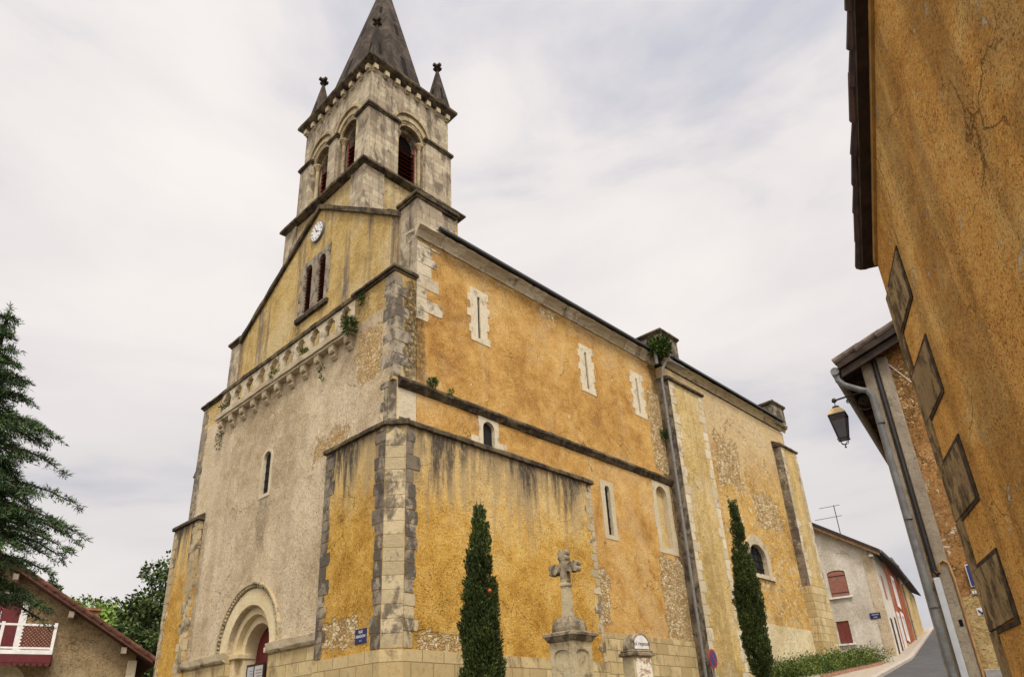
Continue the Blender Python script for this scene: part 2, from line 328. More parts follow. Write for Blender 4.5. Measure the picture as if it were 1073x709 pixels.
def ashlar(name, a, b, dark, w, h, darkamt=.2, vec=None, mortar=None, mort=.014, lich=0.0, vert=0.0):
    n = N(name); col, fac = n.brick(w, h, mort, vec(n) if vec else None)
    sp = n.t.nodes.new('ShaderNodeSeparateColor'); n.put(sp.inputs[0], col)
    big = n.noise(.8, 6, .65); fine = n.noise(9, 6, .75); gr = n.noise(24, 5, .8)
    c = n.mix(n.mr(n.math('ADD', n.math('MULTIPLY', sp.outputs[0], .45), n.math('MULTIPLY', big, .55)), .25, .72), a, b)
    c = n.mix(n.mr(fine, .5, .7, 0, .5), c, tuple(k*.6 for k in a))
    c = n.mix(n.mr(gr, .52, .7, 0, .5), c, tuple(k*.4 for k in a))
    dk = n.noise(1.7, 7, .74, n.scl(n.pos, (1, 1, .5)), dist=.4); dk = n.math('ADD', dk, n.math('MULTIPLY', n.math('SUBTRACT', sp.outputs[0], .5), .1))
    c = n.mix(n.math('MULTIPLY', n.mr(dk, .62-darkamt*.3, .78-darkamt*.3), .8), c, n.mix(n.mr(fine, .35, .65), dark, tuple(min(1, k*2) for k in dark)))
    if vert > 0:
        vb = n.mr(n.noise(2.2, 5, .6, n.scl(n.pos, (1, 1, .08))), .5, .66); c = n.mix(n.math('MULTIPLY', vb, vert), c, dark)
    if lich > 0: c = n.mix(n.math('MULTIPLY', n.mr(n.noise(5, 6, .7), .6, .68), lich), c, rgb('97804a'))
    c = n.mix(n.math('MULTIPLY', fac, .75), c, mortar or tuple(k*.45 for k in a))
    hh = n.math('SUBTRACT', n.math('ADD', n.math('MULTIPLY', fine, .6), n.math('MULTIPLY', gr, .25)), n.math('MULTIPLY', fac, 1.0))
    return n.out(c, .92, n.bump(hh, .6, .02), .15)
def leafmat(name, cols, rough=.6, trans=.15):
    n = N(name); c = n.ramp(n.isl, [(i/(len(cols)-1) if len(cols) > 1 else 0, k) for i, k in enumerate(cols)])
    c = n.mix(n.mr(n.noise(.8, 4, .6), .35, .65, 0, .5), c, tuple(k*.55 for k in cols[0]))
    m = n.out(c, rough, None, .2)
    n.b.inputs['Transmission Weight'].default_value = 0
    try: n.b.inputs['Subsurface Weight'].default_value = 0
    except Exception: pass
    return m
# ---------------------------------------------------------------- church materials
M = {}
M['south'] = plaster('render_orange', rgb('d3ad6c'), rgb('bf9350'), rgb('986c36'), worn=rgb('d8c7a2'), wornamt=.08, boxes=[('x', 12.5, 14.6, 4.7, 7.9, 1.3), ('x', 13.2, 14.6, 11.6, 15.4, .9), ('x', 8.2, 9.1, 5.0, 7.0, 1.3), ('x', 6.4, 7.4, 16.35, 16.75, .6)], soot=[('x', 13.75, 14.6, 5, 17, .8), ('x', .1, .75, 11.3, 14.2, .75), ('x', 0, 14, 16.2, 17, .35)], fade=.38, stain=.4, flake=.2)
M['pier'] = plaster('render_pier', rgb('d3bd8c'), rgb('c2a468'), rgb('9d7f48'), wornamt=.3, stain=.4, flake=.25, boxes=[('y', .7, 1.9, 11.3, 13.6, .9)], soot=[('x', -.1, .6, 11.3, 14.9, .9), ('y', 1.4, 2.3, 14.2, 15.3, .5)])
M['south_low'] = plaster('render_gold', rgb('d4b066'), rgb('c29746'), rgb('a4782e'), fade=.28, streak=[(9.78, 2.0, .95)], top=(6.8, 9.5, rgb('cdb888'), .5), stain=.45, gran=.9, boxes=[('x', .2, 2.6, 3.7, 4.2, .8), ('y', 1.0, 2.7, 3.9, 4.7, .8)])
M['facade'] = plaster('render_greige', rgb('d8c6a7'), rgb('c6b291'), rgb('a69172'), worn=rgb('b98d58'), stain=.4, boxes=[('y', 2.2, 4.2, 9.8, 10.6, 1.7), ('y', .6, 1.9, 11.8, 13.6, 1.0)], soot=[('y', 12.9, 14, 9, 14.5, .6), ('y', 11.6, 12.2, 3, 9.6, .4), ('y', 6.9, 7.6, 7.6, 9.7, .35)], flake=.06, vert=.25, vertcol=rgb('9a866a'), rubcol=(rgb('b0905c'), rgb('c8a873'), rgb('dcc69a'), rgb('a0743c')))
M['gable'] = plaster('render_gable', rgb('cdb580'), rgb('bd9f60'), rgb('9c8350'), stain=.45, vert=1.0, vertcol=rgb('6e6259'))
M['towerbase'] = plaster('render_tower', rgb('c9b487'), rgb('b8a06c'), rgb('978156'), stain=.4, vert=.4, vertcol=rgb('776b60'))
M['choir'] = plaster('render_choir', rgb('d6b26c'), rgb('c3984f'), rgb('a07638'), worn=rgb('d3c09a'), wornamt=.38, flake=.8, boxes=[('x', 18.0, 20.2, 12.0, 14.6, 2.2), ('x', 21.2, 23.8, 10.4, 12.2, 2.2)], rubsc=5.5, top=(12.2, 15.2, rgb('cdb993'), .6), stain=.4)
M['choir_base'] = plaster('render_cream', rgb('dac9a3'), rgb('cdb98c'), rgb('b39e70'), stain=.25)
M['pilaster'] = plaster('render_pilaster', rgb('d2b984'), rgb('c3a667'), rgb('a58a52'), stain=.35, vert=.4, vertcol=rgb('8f7a58'))
LS, LS2 = rgb('ad9d7f'), rgb('cbbea3')
M['stone'] = stone('limestone', LS, LS2, rgb('443b33'), .34, lich=.2)
M['stone_dark'] = stone('limestone_weathered', rgb('75695a'), rgb('968a73'), rgb('2b2623'), .62, lich=.3)
M['stone_white'] = stone('limestone_pale', rgb('b9aa8b'), rgb('d3c6a9'), rgb('6d6150'), .2)
M['quoin'] = stone('quoin_stone', rgb('a89876'), rgb('c6b591'), rgb('403932'), .46)
M['quoin_gray'] = stone('quoin_stone_gray', rgb('8a7f6d'), rgb('aea28b'), rgb('37312d'), .58)
M['quoin_black'] = stone('quoin_stone_black', rgb('7a6f5f'), rgb('ab9e86'), rgb('332d29'), .7)
M['coping'] = stone('coping_stone', rgb('574c3e'), rgb('716449'), rgb('231e1a'), .66, isl=False, lich=.45)
M['plinth'] = ashlar('plinth_ashlar', rgb('ab9568'), rgb('c9b486'), rgb('62533c'), .72, .38, .36, lich=.4)
M['tower'] = ashlar('tower_ashlar', rgb('9c8d76'), rgb('c2b498'), rgb('453b32'), .62, .3, .46, mort=.009, vert=.5)
M['tower_warm'] = stone('tower_moulding', rgb('9d8b6c'), rgb('bba881'), rgb('4c4339'), .42, isl=False)
M['spire'] = ashlar('spire_stone', rgb('453b32'), rgb('5e5245'), rgb('1e1a18'), .5, .24, .6, mort=.006, vert=.6)
M['slate'] = plain('slate', (.035, .037, .042), .55, .4)
M['zinc'] = plain('zinc', (.19, .18, .165), .6, .3)
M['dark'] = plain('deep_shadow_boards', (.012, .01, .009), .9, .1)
M['louvre'] = plain('louvre_red', (.21, .05, .035), .7, .25)
M['door'] = plain('door_red', (.15, .016, .014), .55, .35)
M['glass'] = plain('leaded_glass', (.02, .019, .018), .6, .12)
M['iron'] = plain('wrought_iron', (.02, .018, .017), .6, .4)
M['white'] = plain('white_paint', (.74, .72, .68), .6, .3, var=.12)
M['portal'] = stone('portal_stone', rgb('cdb98d'), rgb('dfcfa8'), rgb('8a7350'), .08, isl=False)

rng = random.Random(5)
GB = 1.8
ch = thing('church', 'old stone and ochre plaster village church with tall west bell tower and spire', 'church', (0, 0, GB))
XF, XB, YB, XG = -.46, -.62, -.35, .4
FX, GX = frX(XF), frX(XG)
def P(mb, name, mat, **k):
    o = None
    if name in ('coping', 'string_course', 'pier_cap', 'tower_string', 'belfry_cornice', 'belfry_impost', 'gable_coping', 'gallery_slab', 'handrail', 'impost_string', 'cornice', 'window_sill', 'corbel'): k['wob'] = .012
    for q in mb.pieces(): o = q.build(name, M[mat], ch, **k)
    return o

# --- west front, lower block
m = MB(); DC, DR = 7.33, 1.42
notch = [(.2, 4.42), (DC-DR, 4.42)]+arc(DC, 4.42, DR, PI, 0, 20)[1:-1]+[(DC+DR, 4.42), (13.5, 4.42), (13.5, 14.0), (.2, 14.0)]
slit = arch(6.98, 7.5, 9.62, 10.95); slitw = arch(6.94, 7.54, 9.58, 10.95)
m.prism(notch, [slitw], 0, -.86, FX); P(m, 'facade_wall', 'facade')
m = MB(); m.box(.2, DC-DR, 1.2, 4.42, .02, -.86, FX).cut(); m.box(DC+DR, 13.5, 1.2, 4.42, .02, -.86, FX); P(m, 'plinth', 'plinth')
m = MB(); m.prism(arch(6.86, 7.62, 9.5, 10.93), [slit], -.2, .02, FX); P(m, 'window_surround', 'stone_white')
m = MB(); m.prism(slitw, [], -.1, -.14, FX)
for i in range(4): m.box(7.0, 7.48, 9.85+i*.3, 9.87+i*.3, -.09, -.07, FX)
m.box(7.23, 7.25, 9.62, 11.2, -.09, -.07, FX); P(m, 'window', 'glass')
# impost string beside the door
m = MB()
for a, b in ((3.1, DC-DR+.02), (DC+DR-.02, 11.95)):
    m.cut(); m.box(a, b, 4.3, 4.52, 0, .14, FX); m.prism([(0, 4.22), (.0, 4.3), (.13, 4.3), (.06, 4.22)], [], a+.01, b-.01, lambda p, q, w: (XF-.02-p, w, q))
P(m, 'impost_string', 'stone', bevel=.015)
# portal: orders, hood with billets, doors
for ro, ri, d0, d1 in ((DR, 1.16, -.17, -.9), (1.16, .9, -.36, -.95)):
    m = MB(); m.prism(band(DC, 1.2, 4.42, ro-.003, ri), [], d0, d1, FX); P(m, 'portal_order', 'portal', bevel=.02)
m = MB(); m.prism(half_ring(DC, 4.45, 1.92, 1.42), [], .0, .025, FX); P(m, 'portal_archivolt', 'portal')
m = MB(); m.prism(half_ring(DC, 4.52, 2.06, 1.99), [], 0, .12, FX); m.prism(half_ring(DC, 4.52, 1.99, 1.9), [], 0, .05, FX)
for i in range(46):
    a = PI*(i+.5)/46; c_, s_ = math.cos(a), math.sin(a); hw = .033
    q = [(DC+c_*rr-s_*t, 4.52+s_*rr+c_*t) for rr, t in ((1.9, -hw), (1.985, -hw), (1.985, hw), (1.9, hw))]; m.prism(q, [], .04, .1, FX)
P(m, 'portal_hood', 'quoin', bevel=.01)
m = MB(); m.box(DC-1.46, DC-.86, 4.3, 4.46, -.1, -.76, FX).cut(); m.box(DC+.86, DC+1.46, 4.3, 4.46, -.1, -.76, FX); P(m, 'portal_impost', 'portal', bevel=.02)
for s_ in (-1, 1):
    m = MB(); a, b = sorted((DC+s_*.01, DC+s_*.93)); m.box(a, b, 1.6, 4.25, -.78, -.84, FX)
    for zz in (1.9, 2.7, 3.5):
        m.box(a+.13, b-.13, zz, zz+.6, -.74, -.78, FX)
    d_ = P(m, 'door', 'door', bevel=.008)
    k = MB(); k.tube([FX(DC+s_*.09, 2.75, -.73), FX(DC+s_*.09, 2.95, -.73)], .014); k.build('handle', M['iron'], d_)
m = MB(); m.prism(arch(DC-.9, DC+.9, 4.25, 4.42), [], -.8, -.84, FX); P(m, 'tympanum', 'door')

# --- corner: buttress block with chamfer, golden render
m = MB(); plan = [(XB, 3.07), (XB, .045), (-.223, YB), (8.08, YB), (8.08, .1), (-.3, .1), (-.3, 3.07)]
m.prism(plan, [], 3.72, 9.78, lambda a, b, c: (a, b, c)); P(m, 'corner_buttress', 'south_low')
o = .03; plan2 = [(XB-o, 3.09), (XB-o, .045-o*.4), (-.223-o*.4, YB-o), (8.1, YB-o), (8.1, .1), (-.3, .1), (-.3, 3.09)]
m = MB(); m.prism(plan2, [], 1.2, 3.72, lambda a, b, c: (a, b, c)); P(m, 'plinth', 'plinth')
fB, sB = frX(XB), frY(YB)
m = MB(); quoins(m, fB, .062, 1, 3.74, 9.74, .44, .36, .36, .015, rng); m.cut(); quoins(m, fB, 3.062, -1, 3.74, 9.74, .46, .34, .36, .015, rng); m.cut()
quoins(m, sB, -.21, 1, 5.1, 9.74, .42, .33, .36, .016, rng); P(m, 'quoins', 'quoin_black')
m = MB(); quoins(m, sB, -.21, 1, 3.74, 5.1, .44, .34, .36, .014, rng); m.cut(); quoins(m, sB, 8.075, -1, 3.74, 9.7, .42, .2, .3, .012, rng); P(m, 'quoins', 'quoin')
m = MB(); dd = Vector((-.223-XB, YB-.045, 0)); L_ = dd.length; ha = math.degrees(math.atan2(dd.y, dd.x)); fc = frP((XB, .045), ha, -1)
z = 3.74; k = 0
while z < 9.2: m.box(.0, L_-.0, z+.0025, z+.3575, -.05, .012, fc); z += .36
m.prism([(.0, z), (L_, z), (L_, 9.45), (L_/2, 9.72), (.0, 9.45)], [], -.05, .01, fc)
P(m, 'chamfer_stones', 'quoin', bevel=.012)
# copings of the buttress, sloping back to the wall
def coping(mb, fr, a, b, z0, out=.1, back=.2, rise=.2, th=.13):
    pr = [(out, z0), (out, z0+th), (-back, z0+th+rise), (-back, z0)]
    mb.prism(pr, [], a, b, lambda p, q, w: fr(w, q, p))
m = MB(); coping(m, fB, .1, 3.15, 9.76); m.cut(); coping(m, sB, -.2, 8.18, 9.76, back=.4, rise=.3)
m.cut(); m.prism([(.0, 9.76), (.0, 9.89), (.4, 10.1), (.4, 9.76)], [], -.07, L_+.07, lambda p, q, w: fc(w, q, .08-p)); P(m, 'coping', 'coping', bevel=.02)
# left buttress of the front
m = MB(); m.box(11.97, 14.15, 3.72, 9.75, .02, -.5, frX(-.68+.02)); P(m, 'side_buttress', 'south_low')
m = MB(); m.box(11.93, 14.19, 1.2, 3.72, .06, -.5, frX(-.68)); P(m, 'plinth', 'plinth')
m = MB(); fl = frX(-.66-.02); quoins(m, fl, 11.955, 1, 3.74, 9.74, .5, .34, .36, .012, rng); m.cut(); quoins(m, fl, 14.165, -1, 3.74, 9.74, .5, .34, .36, .012, rng); m.cut()
quoins(m, frY(11.97), -.665, 1, 3.74, 9.74, .2, .14, .36, .014, rng); P(m, 'quoins', 'quoin')
m = MB(); coping(m, fl, 11.87, 14.25, 9.76); P(m, 'coping', 'coping', bevel=.02)
m = MB(); m.box(-.3, .5, 13.4, 13.95, 1.2, 12.1); m.prism([(13.4, 12.1), (14.0, 12.1), (13.4, 12.8)], [], -.35, .55, lambda p, q, w: (w, p, q)); P(m, 'side_buttress', 'stone_dark')

# --- upper corner pier of the front and its quoins
m = MB(); m.prism([(XF, .2), (-.29, .03), (.42, .03), (.42, .4), (XF, .4)], [], 9.6, 11.3, lambda a, b, c: (a, b, c))
m.box(XF+.01, .42, .03, 2.2, 11.3, 15.12).cut(); m.box(XF+.01, .42, 11.78, 13.5, 13.9, 15.0); P(m, 'corner_pier', 'pier')
m = MB(); cf = frX(XF+.01); cs_ = frY(.03)
quoins(m, cf, .035, 1, 11.35, 15.1, .7, .42, .4, .012, rng); m.cut(); quoins(m, cs_, XF+.012, 1, 11.42, 15.1, .62, .36, .4, .014, rng); m.cut(); quoins(m, cf, 13.49, -1, 10, 14.9, .6, .4, .4, .012, rng)
m.cut(); quoins(m, cf, .215, 1, 9.95, 11.3, .35, .2, .36, .02, rng); P(m, 'quoins', 'quoin_gray')
m = MB(); m.box(-.27, .42, 9.95, 11.12, -.02, .015, frY(.03)); P(m, 'quoins', 'stone_white')
m = MB(); fc2 = frP((XF, .2), -45, -1); z = 9.9
while z < 11.2: m.box(.01, .235, z, z+.34, -.05, .008, fc2); z += .35
P(m, 'chamfer_stones', 'quoin_black')
def capping(mb, x0, x1, y0, y1, z0, th=.2, out=.12):
    mb.box(x0-out, x1+out, y0-out, y1+out, z0+th*.4, z0+th); mb.box(x0-out*.5, x1+out*.5, y0-out*.5, y1+out*.5, z0, z0+th*.4)
m = MB(); capping(m, XF, .3, .05, 2.2, 15.1); m.cut(); capping(m, XF, .3, 11.78, 13.5, 14.98); P(m, 'pier_cap', 'coping', bevel=.03)

# --- corbelled gallery and pierced balustrade
m = MB(); m.box(2.0, 11.55, 13.78, 14.02, -.1, .3, FX); m.box(2.05, 11.5, 13.68, 13.78, -.1, .24, FX); P(m, 'gallery_slab', 'stone', bevel=.02)
m = MB()
for i in range(11):
    y = 2.28+.895*i; pr = [(0, 13.68), (.22, 13.68), (.22, 13.5), (.19, 13.42), (.1, 13.4), (.12, 13.28), (.05, 13.18), (0, 13.18)]
    m.prism(pr, [], y-.13, y+.13, lambda p, q, w: FX(w, q, p)); m.cut()
P(m, 'corbel', 'stone', bevel=.02)
m = MB(); hol = []
for i in range(10):
    y = 2.74+.951*i; a, b = y-.33, y+.33
    hol.append([(a, 14.16), (b, 14.16), (b, 14.78), (b-.05, 14.86)]+arc(y, 14.84, .23, .15, PI-.15, 8)+[(a+.05, 14.86), (a, 14.78)])
m.prism(rect(2.2, 11.78, 14.02, 15.1), hol, .0, -.2, FX); P(m, 'balustrade', 'stone', bevel=.015)
m = MB(); m.box(2.14, 11.84, 15.1, 15.28, .06, -.27, FX); P(m, 'handrail', 'coping', bevel=.025)
m = MB(); m.box(XF+.2, XG+.1, 1.9, 11.9, 13.9, 14.05); P(m, 'gallery_floor', 'coping')

# --- gable wall with clock and twin louvred lancets
m = MB(); gw = []
for y0, y1 in ((5.73, 6.28), (6.72, 7.27)): gw.append(arch(y0, y1, 17.28, 19.15, .36))
gww = [arch(y0-.04, y1+.04, 17.22, 19.15, .4) for y0, y1 in ((5.73, 6.28), (6.72, 7.27))]
m.prism([(.03, 13.9), (13.5, 13.9), (13.5, 18.3), (12.55, 18.3), (6.42, 22.05), (.95, 18.3), (.03, 18.3)], gww, 0, -.7, GX); P(m, 'gable_wall', 'gable')
m = MB(); m.prism(toothed(5.5, 7.5, 17.1, 19.75, 6, rng, .12), [[(p[0], p[1]) for p in q] for q in gw], -.4, .02, GX); P(m, 'window_surround', 'quoin_gray')
m = MB(); m.box(5.35, 7.65, 16.92, 17.12, -.05, .12, GX); P(m, 'window_sill', 'coping', bevel=.02)
for (y0, y1) in ((5.73, 6.28), (6.72, 7.27)):
    m = MB()
    for i in range(14):
        z = 17.32+.155*i; m.prism([(0, z), (.02, z), (.16, z+.12), (.14, z+.12)], [], y0, y1, lambda p, q, w: GX(w, q, -.04-p))
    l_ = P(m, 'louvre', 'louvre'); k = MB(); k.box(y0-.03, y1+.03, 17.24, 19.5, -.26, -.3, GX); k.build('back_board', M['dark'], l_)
m = MB(); th = .2
for (ya, za, yb, zb) in ((.93, 18.36, 6.42, 22.14), (6.42, 22.14, 12.55, 18.36)):
    m.prism([(ya, za-th*.6), (yb, zb-th*.6), (yb, zb+th*.6), (ya, za+th*.6)], [], -.75, .13, GX)
P(m, 'gable_coping', 'coping', bevel=.03)
# end piers of the gable
m = MB(); m.box(.02, .93, 14.6, 18.52, -.1, .012, GX); m.box(XG+.01, 1.5, .015, .93, 16.2, 18.52); m.box(1.5, 2.15, .07, .9, 16.2, 18.5); m.cut()
m.box(12.62, 13.52, 14.6, 18.4, -.1, .012, GX); m.box(XG+.01, 2.15, 12.62, 13.52, 15, 18.4); P(m, 'gable_pier', 'tower')
m = MB(); capping(m, XG-.02, 2.12, .03, .93, 18.5, .24, .13); m.cut(); capping(m, XG-.02, 2.12, 12.62, 13.5, 18.38, .24, .13); P(m, 'pier_cap', 'coping', bevel=.03)
# clock
cl = MB(); cl.prism([(6.48+.47*math.cos(2*PI*i/40), 20.88+.47*math.sin(2*PI*i/40)) for i in range(40)], [], -.02, .1, GX); ck = P(cl, 'clock', 'zinc')
k = MB(); k.prism([(6.48+.43*math.cos(2*PI*i/40), 20.88+.43*math.sin(2*PI*i/40)) for i in range(40)], [], .1, .106, GX); k.build('clock_face', M['white'], ck)
for i in range(12):
    k = MB()
    a = PI*i/6; c_, s_ = math.cos(a), math.sin(a)
    for w_, r0, r1 in (((.018 if i % 3 else .026), .3, .39),): k.prism([(6.48+c_*rr-s_*t, 20.88+s_*rr+c_*t) for rr, t in ((r0, -w_), (r1, -w_), (r1, w_), (r0, w_))], [], .106, .112, GX)
    k.build('numeral', M['iron'], ck)
k = MB()
for a, ln, w_ in ((R(60), .33, .016), (R(205), .22, .022)):
    c_, s_ = math.cos(a), math.sin(a); k.prism([(6.48+c_*rr-s_*t, 20.88+s_*rr+c_*t) for rr, t in ((-.06, -w_), (ln, -w_*.5), (ln, w_*.5), (-.06, w_))], [], .113, .12, GX)
k.build('hands', M['iron'], ck)

# --- nave south wall
FY = frY(0); grow = lambda L, d=.03: [(p[0]+(d if p[0] > sum(q[0] for q in L)/len(L) else -d), p[1]+(d if p[1] > sum(q[1] for q in L)/len(L) else -d)) for p in L]
slits = [[(x-.06, 14.0), (x+.06, 14.0), (x+.06, 15.66), (x-.06, 15.66)] for x in (3.12, 9.04, 12.56)]
w1 = arch(3.14, 3.66, 9.75, 10.72); w2 = arch(9.4, 9.7, 8.22, 9.97); nc = arch(12.93, 13.72, 8.3, 10.5)
m = MB(); m.prism(rect(.425, 14.3, 4.75, 16.85), [grow(q) for q in slits+[w1, w2, nc]], 0, -.7, FY); P(m, 'nave_wall', 'south')
m = MB(); m.box(.38, 14.3, 1.2, 4.75, .03, -.7, FY); P(m, 'plinth', 'plinth')
m = MB()
for q, x in zip(slits, (3.12, 9.04, 12.56)): m.prism(toothed(x-.4, x+.4, 13.82, 15.95, 7, rng, .1), [q], -.3, .016, FY); m.cut()
m.prism([(2.62, 9.9), (2.62, 10.35), (2.95, 10.35), (2.95, 11.1), (3.85, 11.1), (3.85, 10.35), (4.18, 10.35), (4.18, 9.9)], [arch(3.14, 3.66, 9.95, 10.72)], -.3, .016, FY); m.cut()
m.prism(rect(9.15, 9.94, 8.06, 10.3), [w2], -.3, .016, FY); m.cut(); m.prism(toothed(12.66, 14.0, 8.05, 11.05, 3, rng, .04), [nc], -.3, .016, FY); P(m, 'window_surround', 'stone_white')
m = MB()
for x in (3.12, 9.04, 12.56): m.box(x-.085, x+.085, 13.97, 15.69, -.05, -.1, FY); m.cut()
P(m, 'slit_window', 'dark')
m = MB(); m.prism(grow(w1, .02), [], -.13, -.17, FY); m.cut(); m.prism(grow(w2, .02), [], -.11, -.15, FY)
for i in range(5): m.box(9.4, 9.7, 8.5+i*.36, 8.52+i*.36, -.08, -.1, FY)
for x in (9.48, 9.55, 9.62): m.box(x-.008, x+.008, 8.22, 10.05, -.07, -.09, FY)
P(m, 'window', 'glass')
m = MB(); m.prism(grow(nc, .02), [], -.2, -.26, FY); P(m, 'blind_niche', 'pilaster')
# string course
m = MB(); pr = [(0, 11.08), (.05, 11.1), (.12, 11.2), (.17, 11.26), (.17, 11.33), (.02, 11.45), (0, 11.45)]
m.prism(pr, [], -.28, 14.28, lambda p, q, w: (w, .0-p, q)); P(m, 'string_course', 'coping')
# quoins near the front corner, cornice
m = MB(); quoins(m, FY, .385, 1, 13.7, 16.7, .95, .55, .42, .014, rng); P(m, 'quoins', 'stone')
CP = [(0, 16.84), (.04, 16.84), (.07, 16.92), (.17, 17.05), (.27, 17.12), (.31, 17.14), (.31, 17.22), (0, 17.25)]
m = MB(); x = .28
while x < 14.2:
    x2 = min(x+1.05, 14.22); m.prism(CP, [], x+.004, x2-.004, lambda p, q, w: (w, .0-p, q)); x = x2
m.prism(CP, [], .0, .5, lambda p, q, w: (XG-p*.35, w, q)); P(m, 'cornice', 'stone')
m = MB(); m.add([(1.2, -.42, 17.24), (14.6, -.42, 17.24), (14.6, 6.75, 21.4), (1.2, 6.75, 21.4), (1.2, 13.9, 17.24), (14.6, 13.9, 17.24), (1.2, -.42, 17.32), (14.6, -.42, 17.32), (14.6, 6.75, 21.5), (1.2, 6.75, 21.5), (1.2, 13.9, 17.32), (14.6, 13.9, 17.32)],
    [(0, 1, 2, 3), (3, 2, 5, 4), (6, 7, 8, 9), (9, 8, 11, 10), (0, 1, 7, 6), (4, 5, 11, 10), (0, 3, 9, 6), (3, 4, 10, 9)])
m.box(1.0, 14.5, -.47, -.36, 17.24, 17.33); P(m, 'nave_roof', 'slate')
m = MB(); m.box(1.2, 26.5, 12.8, 13.4, 1.2, 17).cut(); m.box(25.9, 26.5, .3, 13.3, 1.2, 17); P(m, 'north_wall', 'choir_base')

# --- choir (the bay beyond the drainpipe)
YW = -.35; CY = frY(YW)
cwin = [(19.65, 8.05), (21.25, 8.05), (21.25, 8.85)]+arc(20.45, 8.85, .8, .0, PI, 14, .62)[1:-1]+[(19.65, 8.85)]
m = MB(); m.prism(rect(14.3, 26.5, 5.85, 16.75), [grow(cwin)], 0, -.7, CY); P(m, 'choir_wall', 'choir')
m = MB(); m.box(14.3, 26.5, 1.2, 5.85, .006, -.7, CY); P(m, 'choir_base', 'choir_base')
m = MB(); m.prism([(19.35, 7.9), (21.6, 7.9), (21.6, 8.9)]+arc(20.47, 8.9, 1.13, 0, PI, 14, 1.02)[1:-1]+[(19.35, 8.9)], [cwin], -.4, .03, CY); P(m, 'window_surround', 'stone')
m = MB(); m.box(19.5, 21.75, 7.86, 8.04, -.2, .1, CY); P(m, 'window_sill', 'stone')
m = MB(); m.prism(grow(cwin, .02), [], -.2, -.25, CY)
for x in (20.0, 20.45, 20.9): m.box(x-.015, x+.015, 8.05, 9.45, -.16, -.19, CY)
for z in (8.4, 8.75, 9.1): m.box(19.65, 21.25, z-.012, z+.012, -.16, -.19, CY)
P(m, 'window', 'glass')
m = MB(); m.box(14.25, 17.05, 1.2, 15.95, 0, -.4, frY(-.6)); P(m, 'pilaster', 'pilaster')
m = MB(); m.box(14.235, 14.26, -.59, .3, 1.2, 16.2); P(m, 'pilaster_side', 'stone_dark')
m = MB(); quoins(m, frY(-.6), 14.245, 1, 2, 15.9, .46, .3, .42, .012, rng); m.cut(); quoins(m, frY(-.6), 17.055, -1, 2, 15.9, .46, .3, .42, .012, rng); P(m, 'quoins', 'stone_white')
m = MB(); coping(m, frY(-.6), 14.15, 17.15, 15.95, .12, .25, .15, .12); P(m, 'coping', 'coping', bevel=.02)
m = MB(); m.box(24.77, 26.67, 1.2, 15.4, 0, -.6, frY(-.77)); P(m, 'side_buttress', 'pilaster')
m = MB(); m.box(24.74, 26.7, 1.2, 8.0, .02, -.6, frY(-.77)); P(m, 'plinth', 'plinth')
m = MB(); quoins(m, frY(-.77), 24.76, 1, 8.0, 15.4, .42, .26, .42, .012, rng); m.cut(); quoins(m, frY(-.77), 26.68, -1, 8.0, 15.4, .42, .26, .42, .012, rng); P(m, 'quoins', 'stone')
m = MB(); z = 2.0
while z < 15.3: m.box(24.745, 24.775, -.765, -.34, z+.01, z+.38); z += .4
P(m, 'buttress_side', 'quoin_black')
m = MB(); coping(m, frY(-.77), 24.66, 26.78, 15.4, .1, .45, .3, .12); P(m, 'coping', 'coping', bevel=.02)
m = MB(); x = 14.3
while x < 26.8:
    x2 = min(x+1.1, 26.85); m.prism(CP, [], x+.004, x2-.004, lambda p, q, w: (w, YW-p*.8, q-.02)); x = x2
P(m, 'cornice', 'tower_warm')
m = MB(); m.add([(14.9, -.75, 17.2), (26.3, -.75, 17.2), (26.3, 6.6, 21.3), (14.9, 6.6, 21.3), (14.9, 13.9, 17.2), (26.3, 13.9, 17.2), (14.9, -.75, 17.3), (26.3, -.75, 17.3), (26.3, 6.6, 21.4), (14.9, 6.6, 21.4), (14.9, 13.9, 17.3), (26.3, 13.9, 17.3)],
    [(0, 1, 2, 3), (3, 2, 5, 4), (6, 7, 8, 9), (9, 8, 11, 10), (0, 1, 7, 6), (4, 5, 11, 10), (0, 3, 9, 6), (3, 4, 10, 9), (1, 2, 8, 7), (2, 5, 11, 8)]); P(m, 'choir_roof', 'slate')
# cross walls that rise above the roofs, with kneeler blocks at the eaves
for (xa, xb, yf, zt) in ((14.3, 15.75, -.5, 18.45), (25.45, 26.85, -.55, 18.2)):
    m = MB(); m.box(xa, xb, yf, yf+1.15, 17.0, zt).cut(); m.prism([(yf+1.1, 16.9), (yf+1.1, 18.05), (6.6, 22.0), (13.8, 18.0), (13.8, 16.9)], [], xa+.1, xb-.3, lambda p, q, w: (w, p, q)); P(m, 'kneeler_wall', 'stone_dark')
    m = MB(); capping(m, xa, xb, yf, yf+1.15, zt, .2, .1); m.cut(); m.prism([(yf+1.1, 18.06), (yf+1.1, 18.2), (6.6, 22.18), (13.8, 18.15), (13.8, 18.0), (6.6, 22.01)], [], xa+.02, xb-.22, lambda p, q, w: (w, p, q)); P(m, 'coping', 'coping', bevel=.02)
# zinc downpipe in the corner, with gutter elbow
m = MB(); px_, py_ = 14.02, -.42
m.tube([(15.6, -.72, 16.95), (14.6, -.7, 16.95), (14.2, -.66, 16.85), (px_, py_-.1, 16.4), (px_, py_, 15.9), (px_, py_, 2.4)], .06, 10)
m.tube([(13.72, -.45, 17.12), (13.72, -.45, 16.6)], .08, 10)
for z in (4, 6, 8, 10, 12, 14, 15.6): m.tube([(px_, py_, z), (px_, py_, z+.06)], .075, 10); m.box(px_-.02, px_+.2, py_-.02, py_+.02, z, z+.04)
P(m, 'downpipe', 'zinc', smooth=False)

